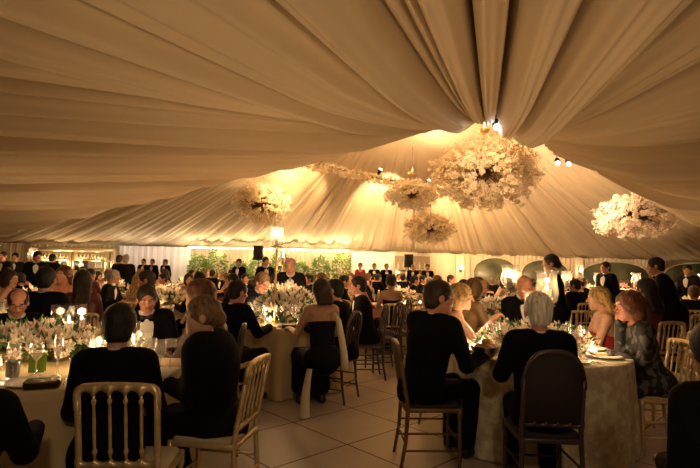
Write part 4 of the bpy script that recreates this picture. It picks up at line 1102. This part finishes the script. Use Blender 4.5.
# ---- guests of the far tables: one figure of each kind, then copies
FAR = dict(res=.019)
TEMPL = {}
def template(k, *a, **kw):
    TEMPL[k] = person('template', (0, 0, 0), 90, **{**FAR, **kw}); return TEMPL[k]
template('man', hair='short')
template('man_turn', hair='short', yaw=35, lean=12, twist=10, hands=[(-.1, .45, .81), (.2, .4, .81)])
template('man_bow', hair='ring', pitch=22, lean=16)
template('woman', fem=True, outfit='strapless', hair='long', legs='skirt')
template('woman_updo', fem=True, outfit='sleeved', hair='updo', legs='skirt', yaw=-30)
template('woman_bob', fem=True, outfit='backless', hair='bob', legs='skirt', yaw=30, lean=12, hands=[(-.12, .42, .81), (.1, .3, 1.02)])
template('stander', pose='stand', hair='short', lean=2)
template('stander_turn', pose='stand', hair='short', lean=6, yaw=25, pitch=10, hands=[(-.15, .32, 1.05), (.15, .32, 1.05)])
template('stander_woman', pose='stand', fem=True, outfit='sleeved', hair='updo', legs='skirt', lean=2)
HN = {'black': H_BLACK, 'brown': H_BROWN, 'auburn': H_AUBURN, 'blond': H_BLOND, 'grey': H_GREY, 'sandy': H_SAND}
DR = {'black': D_BLACK, 'red': D_RED, 'gold': D_GOLD, 'wine': D_WINE, 'slate': D_TEAL, 'rose': D_ROSE, 'cream': D_CREAM}
SU = {'black': M_SUIT, 'navy': M_NAVY, 'charcoal': M_CHAR}
used = {}
def place(kind, x, y, face, hair, col, label, s, group=None):
    t = TEMPL[kind]; w = 'woman' in kind
    if kind not in used:
        used[kind] = 1; r = t; r.location = (x, y, 0); r.rotation_euler.z = math.radians(face - 90); r.scale = (s,) * 3; r['label'] = label
        if group: r['group'] = group
    else: r = dup(t, (x, y, 0), math.radians(face - 90), label, group, s)
    c = DR[col] if w else SU[col]
    reskin(r, {'hair': HN[hair], 'bodice': c, 'skirt': c, 'jacket': c, 'trousers': c, 'body': random.choice((M_SKIN, M_SKIN2, M_SKIN2, M_SKIN3))} if not w else
           {'hair': HN[hair], 'bodice': c, 'skirt': c, 'body': random.choice((M_SKIN, M_SKIN, M_SKIN3))})
    PLACED.append((x, y)); return r

FT = [  # pixel of the centre, depth, how to find it
    (36, 6.05, 'table behind the square lantern', 0), (171, 8.5, 'table behind the bow-tied person', 0), (118, 10.9, 'table before the white drape', 0), (4, 8.9, 'table by the cream drape', .62),
    (500, 7.05, 'table beyond the bald person', 0), (556, 10.6, 'table beyond the dark gown', .0), (700, 8.9, 'table beyond the bending waiter', 0), (404, 9.5, 'table at the end of the aisle', 0),
    (40, 12.4, 'table before the gilt bar', .66), (185, 13.4, 'table before the loudspeaker', 0), (270, 10.2, 'table behind the red-faced person', .70), (325, 13.0, 'table before the shrubs', 0),
    (458, 12.6, 'table below the small flower ball', 0), (625, 12.8, 'table below the lone flower ball', 0), (512, 15.2, 'table before the first arch', 0), (690, 12.6, 'table before the last arch', 0),
    (95, 15.6, 'last table before the gilt bar', 0), (400, 16.0, 'table before the mirrored bar', 0), (590, 16.4, 'last table before the arches', 0), (226, 16.6, 'last table before the shrubs', 0)]
STAND = [(5, 12.2, 275, 'stander', 'navy', 'brown', 'standing person in navy suit before the cream drape, closest to the frame edge'), (17, 13.5, 285, 'stander', 'charcoal', 'black', 'standing person in charcoal suit beside the cream drape'),
    (38, 11.0, 300, 'stander_turn', 'navy', 'black', 'standing person with lowered head before the gilt bar'), (53, 14.0, 90, 'stander', 'black', 'black', 'standing person seen from behind before the gilt bar'),
    (118, 13.0, 60, 'stander_turn', 'black', 'brown', 'standing person bending at the corner of the gilt bar'), (127, 12.6, 120, 'stander', 'black', 'grey', 'tall grey-haired person standing before the white drape'),
    (145, 19.5, 270, 'stander', 'black', 'black', 'person standing at the white drape, closest to the gilt bar'), (154, 19.8, 265, 'stander', 'navy', 'brown', 'person standing at the middle of the white drape'), (167, 19.6, 250, 'stander', 'black', 'black', 'person standing at the white drape, closest to the loudspeaker'),
    (241, 15.0, 250, 'stander_turn', 'black', 'black', 'person in black standing between the loudspeaker and the piano'), (266, 12.2, 300, 'stander', 'black', 'black', 'waiter in black standing beside the tall candlestick'),
    (361, 18.5, 270, 'stander_woman', 'red', 'auburn', 'singer in red standing beside the cello'), (375, 18.6, 265, 'stander', 'black', 'sandy', 'musician in black standing behind the first music stand'), (387, 18.8, 275, 'stander', 'black', 'sandy', 'musician in black standing behind the second music stand'),
    (428, 18.2, 265, 'stander', 'navy', 'black', 'person in navy standing at the mirrored bar, closest to the cream drape'), (414, 19.0, 255, 'stander_turn', 'charcoal', 'grey', 'bartender with lowered head at the mirrored bar'),
    (607, 10.0, 200, 'stander', 'black', 'black', 'waiter in black standing among the tables before the arches'), (690, 10.6, 200, 'stander_turn', 'navy', 'black', 'waiter in navy at the frame edge before the last arch')]
PLACED += [(hx(s[0], s[1]), s[1]) for s in STAND] + [(hx(272, 18), 18), (hx(272, 18) + .5, 18.3), (hx(272, 18) - .5, 18), (hx(344, 17.6), 17.6)]
SIDE = ['arch side', 'far arch side', 'far side', 'far bar side', 'bar side', 'near bar side', 'near side', 'near arch side']
for px, y, ph, tall in FT:
    x = hx(px, y); R = .82
    table(x, y, R, 'round table under the gold cloth of the ' + ph, 'gold cloth draped to the floor over the ' + ph, M_CLOTH, False)
    for k in range(8):
        a = k * PI / 4 + random.uniform(-.12, .12); d = 1.2 + random.uniform(-.03, .08)
        sx, sy = x + d * math.cos(a), y + d * math.sin(a); face = math.degrees(a) + 180 + random.uniform(-14, 14)
        if not free(sx, sy, .62) or -.25 < sx < .62 and sy < 8.5: continue
        if any((sx - hx(p2, y2)) ** 2 + (sy - y2) ** 2 < 1.15 ** 2 for p2, y2, n2, t2 in FT if n2 != ph) or any((sx - a2) ** 2 + (sy - b2) ** 2 < 1.2 for a2, b2 in (CT, RT, LT)): continue
        ppx = 350 + sx / sy * FPX
        if ppx < -25 or ppx > 725: continue
        if random.random() < .05: continue
        w = random.random() < .42
        hair = random.choice(['black', 'brown', 'brown', 'auburn', 'blond', 'sandy'] if w else ['black', 'black', 'brown', 'brown', 'grey', 'sandy'])
        col = random.choice(list(DR)) if w else random.choice(['black', 'black', 'navy', 'charcoal'])
        kind = random.choice(['woman', 'woman_updo', 'woman_bob'] if w else ['man', 'man_turn', 'man', 'man_bow'])
        lab = '%s-haired person, %s %s, %s of the %s' % (hair, col, 'dress' if w else 'suit', SIDE[k], ph)
        place(kind, sx, sy, face, hair, col, lab, random.uniform(.93, 1.0))
        far_chair('chair on the %s of the %s' % (SIDE[k], ph), sx, sy, face, None)
    # settings
    for k in range(7 if y < 11 else 5):
        a = k * .9 + .3; glass('wine', x + .56 * math.cos(a), y + .56 * math.sin(a), .758, 'wine glass standing on the ' + ph, 'wine glasses on the ' + ph, k % 2 == 0)
    arrangement('low white flower arrangement on the ' + ph, x, y, .758, .30, .30, .26, 200 if y < 9 else 110, size=.05)
    for k in range(3):
        a = k * 2.1 + .5; votive('votive candle on the ' + ph, x + .42 * math.cos(a), y + .42 * math.sin(a), .758, 'votive candles on the ' + ph)
    if tall: hurricane('candle lantern on a tall stand rising from the ' + ph, x + (.35 if px > 200 else .1), y - .4, .758, tall + .05, .34, .11, lamp=.5)
    elif px > 480: hurricane('hurricane lantern on a stand on the ' + ph, x + .05, y - .42, .758, .40, .34, .11, mat_=M_SILVER, lamp=.5)
    point('Light candles', (x, y, 1.30), 1.6 if y < 8 else 3.5 if y < 10 else 6, (1, .61, .30), .10)

for px, y, f, kind, col, hair, lab in STAND:
    x = hx(px, y)
    place(kind, x, y, f, hair, col, lab, .97)

# ---- band and bar
def speaker(label, px, y, z):
    r = thing('loudspeaker', label, 'loudspeaker', (hx(px, y), y, 0))
    MB().rbox((0, 0, z), (.36, .34, .56), .03).build('cabinet', M_BLACK, r); MB().box((0, -.175, z), (.30, .01, .48)).build('grille', mat('speaker_grille', (.02, .02, .02), .9), r)
    MB().tube([(0, 0, .55), (0, 0, z - .27)], .022, 8).build('pole', M_BLACK, r)
    for k in range(3):
        a = k * 2.094 + .5; MB().tube([(0, 0, .7), (.4 * math.cos(a), .4 * math.sin(a), .012)], .014, 6).build('leg', M_BLACK, r)
speaker('black loudspeaker on a pole before the lit garden wall', 259, 19.0, 2.02); speaker('black loudspeaker on a pole above the mirrored bar', 409, 20.5, 1.86)
r = thing('grand_piano', 'black grand piano with raised lid before the garden wall', 'piano', (hx(272, 18.0), 18.0, 0))
out = [(-.75, -.7), (.75, -.7), (.75, .2), (.55, .75), (.15, .95), (-.1, .6), (-.45, .4), (-.75, .1)]
m = MB(); n = len(out); m.add([(x, y, z) for z in (.68, .98) for x, y in out], [tuple(range(n))[::-1], tuple(range(n, 2 * n))] + [(i, (i + 1) % n, n + (i + 1) % n, n + i) for i in range(n)]); m.build('case', M_BLACK, r, smooth=False)
m = MB(); m.add([(x, y * .9 + .1 * 0, 1.0 + (x + .75) * .42 + dz) for dz in (0, .03) for x, y in out], [tuple(range(n))[::-1], tuple(range(n, 2 * n))] + [(i, (i + 1) % n, n + (i + 1) % n, n + i) for i in range(n)]); m.build('lid', M_BLACK, r, smooth=False)
for x, y in ((-.6, -.55), (.6, -.55), (.2, .7)): MB().tube([(x, y, 0), (x, y, .68)], [.04, .06], 8).build('leg', M_BLACK, r)
MB().box((0, -.78, .72), (1.3, .2, .05)).build('keyboard', M_PLATE, r)
PLACED.append((hx(272, 18), 18))
r = thing('cello', 'orange-brown cello held upright beside the cream drape', 'cello', (hx(344, 17.6), 17.6, 0), .2)
M_CEL = mat('varnished_maple', (.50, .17, .03), .3)
b = Field((-.3, -.12, .1), (.3, .12, 1.0), .018)
b.ell((0, 0, .38), (.22, .075, .21), None, 0); b.ell((0, 0, .72), (.175, .07, .17), None, .06)
for sg in (-1, 1): b.ell((sg * .24, 0, .56), (.10, .2, .09), None, .02, sub=True)
net_obj(b, 'body', M_CEL, r); MB().tube([(0, -.05, .75), (0, -.04, 1.28)], [.025, .018], 8).build('neck', M_CEL, r); MB().ball((0, -.03, 1.33), (.03, .05, .05), 8).build('scroll', M_CEL, r); MB().tube([(0, 0, .18), (0, 0, 0)], .008, 6).build('end_pin', M_TRUSS, r)
for px, lab in ((380, 'first black music stand beside the cream drape'), (389, 'second black music stand, closer to the mirrored bar')):
    r = thing('music_stand', lab, 'music stand', (hx(px, 17.6), 17.6, 0))
    MB().box((0, 0, 1.12), (.50, .03, .36)).build('desk', M_BLACK, r); MB().tube([(0, .03, .1), (0, .03, 1.0)], .014, 6).build('pole', M_BLACK, r)
    for k in range(3): MB().tube([(0, .03, .16), (.28 * math.cos(k * 2.1), .28 * math.sin(k * 2.1) + .03, .012)], .012, 6).build('leg', M_BLACK, r)
r = thing('mirrored_bar', 'pale bar counter with a mirrored back between the cream drapes', 'bar', (W24(412), 22.4, 0))
MB().rbox((0, -.9, .52), (1.7, .5, 1.04), .05).build('counter', M_WHITED, r); MB().box((0, .9, 1.1), (1.7, .05, 2.1)).build('back_panel', mat('warm_mirror', (.7, .6, .45), .25, metal=.6), r)
for z in (1.15, 1.5): MB().box((0, .75, z), (1.6, .25, .03)).build('shelf', M_PIL, r)
for i in range(12):
    o = BOT.copy(); COL.objects.link(o); o.location = (W24(412) - .7 + .127 * i, 23.12, 1.165 if i % 2 else 1.515); tag(o, 'pale bottle standing on a shelf of the mirrored bar', 'bottle', 'bottles on the mirrored bar shelves')
for px in (366, 400, 425): point('Light band', (W24(px), 21.5, 2.1), 6, (1, .64, .32), .1)
for px in (130, 158, 184): point('Light drape', (W24(px), 22.6, 2.2), 3.5, (1, .80, .60), .1)

# ------------------------------------------------------------------ what stands on the three big tables
lx, ly = LT
arrangement('long bed of white lilies and roses around the square lantern', hx(40, 3.5), 3.5, .758, .62, .36, .17, 800, size=.032)
hurricane('square glass lantern with a lit pillar candle among white lilies', *at(69, 318, 3.65)[:2], .758, .12, .24, .085, square=True, lamp=.5)
hurricane('tall gold candlestick topped by a glowing glass lantern', hx(277, 5.85), 5.85, .758, .93, .24, .085, lamp=1.5)
arrangement('tall heap of white and blush blossom around the gold candlestick', hx(289, 6.15), 6.15, .758, .40, .36, .38, 900, size=.038)
arrangement('white and green flower bed on the damask table behind the white-haired person', RT[0] + .02, RT[1] + .02, .758, .50, .34, .17, 800, size=.032)
hurricane('large hurricane lantern on a silver stand in front of the long dark gown', hx(547, 4.75), 4.75, .758, .36, .34, .105, mat_=M_SILVER, lamp=.5)
hurricane('smaller hurricane lantern on a silver stand beside the bald head', hx(533, 4.5), 4.5, .758, .26, .24, .08, mat_=M_SILVER, lamp=.4)
hurricane('hurricane lantern on a tall silver stand beyond the bald head', hx(510, 6.6), 6.6, .758, .48, .30, .11, mat_=M_SILVER, lamp=.5)
def setting(c, R, name, angs, wine=True):
    for i, a in enumerate(angs):
        ca, sa = math.cos(a), math.sin(a); x, y = c
        key = 'plate'
        px_, py_ = x + (R - .19) * ca, y + (R - .19) * sa
        if key not in GL:
            GL[key] = MB().lathe([(.002, .006), (.075, .006), (.085, .010), (.128, .020), (.130, .017), (.085, .002), (.07, 0)], n=28).build('dinner_plate', M_PLATE); o = GL[key]
        else: o = GL[key].copy(); COL.objects.link(o)
        o.location = (px_, py_, .758); tag(o, 'white dinner plate on the ' + name, 'plate', 'dinner plates on the ' + name)
        for j, (dr, da, kd) in enumerate(((.37, -.20, 'wine'), (.40, .0, 'wine'), (.36, .20, 'flute'), (.33, .36, 'tumbler'))):
            gx, gy = x + (R - dr) * math.cos(a + da), y + (R - dr) * math.sin(a + da)
            nm = {'wine': 'wine glass', 'flute': 'champagne flute', 'tumbler': 'water tumbler'}[kd]
            fl = wine and kd == 'wine' and j == 0 and i % 2 == 0
            nm2 = nm + (' with red wine' if fl else '')
            glass(kd, gx, gy, .758, '%s standing on the %s' % (nm2, name), '%s on the %s' % (nm2, name), fl)
        fk = 'fork'
        if fk not in GL:
            m = MB(); m.tube([(0, -.09, .004), (0, .02, .006), (0, .05, .003)], [.004, .003, .006], 6)
            for q in (-1, 0, 1): m.tube([(q * .006, .05, .004), (q * .006, .10, .006)], .0018, 5)
            GL[fk] = m.build('dinner_fork', M_SILVER); o = GL[fk]
        else: o = GL[fk].copy(); COL.objects.link(o)
        o.location = (x + (R - .19) * ca - .17 * sa, y + (R - .19) * sa + .17 * ca, .758); o.rotation_euler = (0, 0, a + PI / 2)
        tag(o, 'silver fork lying on the ' + name, 'fork', 'forks on the ' + name)
setting(LT, .92, 'lantern table', [k * PI / 4 - .35 for k in range(8)])
setting(CT, .80, 'candlestick table', [k * PI / 4 + .2 for k in range(8)])
setting(RT, .74, 'damask table', [k * PI / 4 + .15 for k in range(8)])
for c, nm in ((LT, 'lantern table'), (CT, 'candlestick table'), (RT, 'damask table')):
    for k in range(6):
        a = k * 1.05 + .3; votive('votive candle on the ' + nm, c[0] + .52 * math.cos(a), c[1] + .36 * math.sin(a), .758, 'votive candles on the ' + nm)
        point('Light votive', (c[0] + .60 * math.cos(a), c[1] + .45 * math.sin(a), .93), .55, (1, .63, .32), .03)
sh = thing('ivory_shawl', 'ivory shawl hanging to the floor beside the strapless gown', 'shawl', (hx(309, 4.7), 4.7, 0))
n = 20; th = np.linspace(0, 2 * PI, n + 1)
m = np.array([[((.028 + .02 * q + .008 * math.sin(5 * t) * q) * math.cos(t) + .04 * (1 - q) ** 2, (.03 + .02 * q) * math.sin(t), .46 - .45 * q) for t in th] for q in np.linspace(0, 1, 12)])
link('drape', grid_mesh('drape', m), M_IVORY, sh)
for k, (px, y_) in enumerate(((136, 3.05), (147, 2.92), (157, 3.1), (166, 2.98), (176, 3.08), (152, 3.3))):
    glass('wine', hx(px, y_), y_, .758, 'large wine glass between the two gilt chairs on the lantern table', 'wine glasses between the gilt chairs', k == 4) if k != 4 else glass('wine', hx(px, y_), y_, .758, 'wine glass of red wine next to the blond person in profile', None, True)
# basket of rolls on the damask table
bx, by = hx(487, 3.75), 3.75
r = thing('bread_basket', 'ornate silver bowl of rolls at the edge of the damask table', 'bowl', (bx, by, .758))
MB().lathe([(.05, 0), (.055, .008), (.04, .015), (.085, .035), (.115, .07), (.122, .10), (.128, .104), (.118, .10), (.08, .04), (.004, .03)], n=24).build('bowl', M_SILVER, r)
o0 = None
for dx, dy, dz in ((-.045, .02, .085), (.05, .03, .085), (.0, -.045, .085), (.01, .03, .12)):
    if o0 is None: o0 = MB().ball((0, 0, 0), (.05, .042, .036), 12).build('bread_roll', mat('crust', (.55, .28, .09), .6, var=.3)); o = o0
    else: o = o0.copy(); COL.objects.link(o)
    o.location = (bx + dx, by + dy, .758 + dz); o.rotation_euler = (0, 0, dx * 30); tag(o, 'golden bread roll in the ornate silver bowl', 'bread', 'rolls in the silver bowl')
r = thing('menu_card', 'folded lime green card standing on the lantern table', 'card', (hx(46, 3.0), 3.0, .758), .3)
m = MB(); m.box((0, -.02, .055), (.085, .003, .11), None); m.build('front', mat('lime_card', (.22, .40, .03), .6), r, smooth=False)
MB().box((0, .02, .055), (.085, .003, .11)).build('back', MATS['lime_card'], r, smooth=False); MB().box((0, 0, .1105), (.085, .043, .003)).build('fold', MATS['lime_card'], r, smooth=False)
def clutch(label, x, y, rz):
    r = thing('evening_bag', label, 'handbag', (x, y, .758), rz)
    MB().rbox((0, 0, .025), (.17, .09, .045), .02).build('pouch', M_SATIN, r); MB().tube([(-.07, -.043, .04), (.07, -.043, .04)], .006, 6).build('clasp', M_GOLD, r)
clutch('black evening bag on the edge of the candlestick table', hx(292, 5.45), 5.45, .1)
clutch('black evening bag on the near edge of the lantern table', hx(52, 2.62), 2.62, .4)
o = MB().lathe([(.028, 0), (.035, .01), (.038, .09), (.036, .10), (.033, .09), (.004, .02)], n=16).build('silver_beaker', mat('blue_grey_metal', (.25, .28, .34), .3, metal=.7))
o.location = (hx(22, 2.85), 2.85, .758); tag(o, 'blue-grey metal beaker on the lantern table beside the dark figure', 'beaker')
napkin = MB(); napkin.rbox((0, 0, .012), (.16, .22, .024), .02); o = napkin.build('folded_napkin', M_SHIRT); o.location = (hx(168, 3.0), 3.0, .758); tag(o, 'white folded napkin beside the blond person in profile', 'napkin')
for c, p in ((LT, 1.0), (CT, 4), (RT, 2.5)): point('Light candles', (c[0], c[1], 1.42), p, (1, .61, .30), .08)

# ------------------------------------------------------------------ remaining light and camera
# unseen uplighter added behind the camera to brighten the middle of the near ceiling
for x, y, tx, ty, pw in ((.4, -4.5, .3, 5.0, 230),):
    r = thing('added_uplighter', 'unseen black uplighter added behind the camera to light the near ceiling', 'lamp', (x, y, 0))
    MB().lathe([(.16, 0), (.16, .03), (.10, .05), (.12, .22), (.11, .24), (.09, .20)], n=16).build('housing', M_BLACK, r)
    spot('Light ceiling fill', (x, y, .3), (tx, ty, 4.4), pw, (1, .62, .30), 46, 1.0, .12)
r = thing('added_pendant', 'opal glass pendant lamp hanging over the near bay behind the camera', 'lamp', (.5, -1.6, 3.3))  # unseen lamp added as front light for the cloth, chairs and floor
MB().tube([(0, 0, .1), (0, 0, 1.0)], .01, 6).build('wire', M_WIRE, r); MB().lathe([(.02, .12), (.10, .10), (.26, -.02), (.25, -.03), (.09, .07), (.02, .09)], n=20).build('shade', M_GOLD, r)
spot('Light front fill', (.5, -1.6, 3.25), (.3, 1.2, 0), 26, (1, .70, .42), 130, .6, .2)
w = bpy.data.worlds.new('night'); bpy.context.scene.world = w; w.use_nodes = True
w.node_tree.nodes['Background'].inputs['Color'].default_value = (.01, .008, .006, 1); w.node_tree.nodes['Background'].inputs['Strength'].default_value = .3

cam = bpy.data.cameras.new('camera'); cam.sensor_width = 36; cam.lens = 36 * FPX / 700; cam.clip_end = 200
co = bpy.data.objects.new('camera', cam); COL.objects.link(co); co.location = (0, 0, EYE)
co.rotation_mode = 'QUATERNION'
base = Matrix.Rotation(math.pi / 2 + PITCH, 4, 'X') @ Matrix.Rotation(ROLL, 4, 'Z')
co.rotation_quaternion = base.to_quaternion()
sc = bpy.context.scene; sc.camera = co
sc.view_settings.view_transform = 'Standard'; sc.view_settings.look = 'None'; sc.view_settings.gamma = 1; sc.view_settings.exposure = 2.0
sc.cycles.use_denoising = True; sc.cycles.max_bounces = 7; sc.cycles.diffuse_bounces = 4; sc.cycles.glossy_bounces = 2; sc.cycles.transparent_max_bounces = 12; sc.cycles.sample_clamp_indirect = 4
sc.cycles.caustics_reflective = False; sc.cycles.caustics_refractive = False
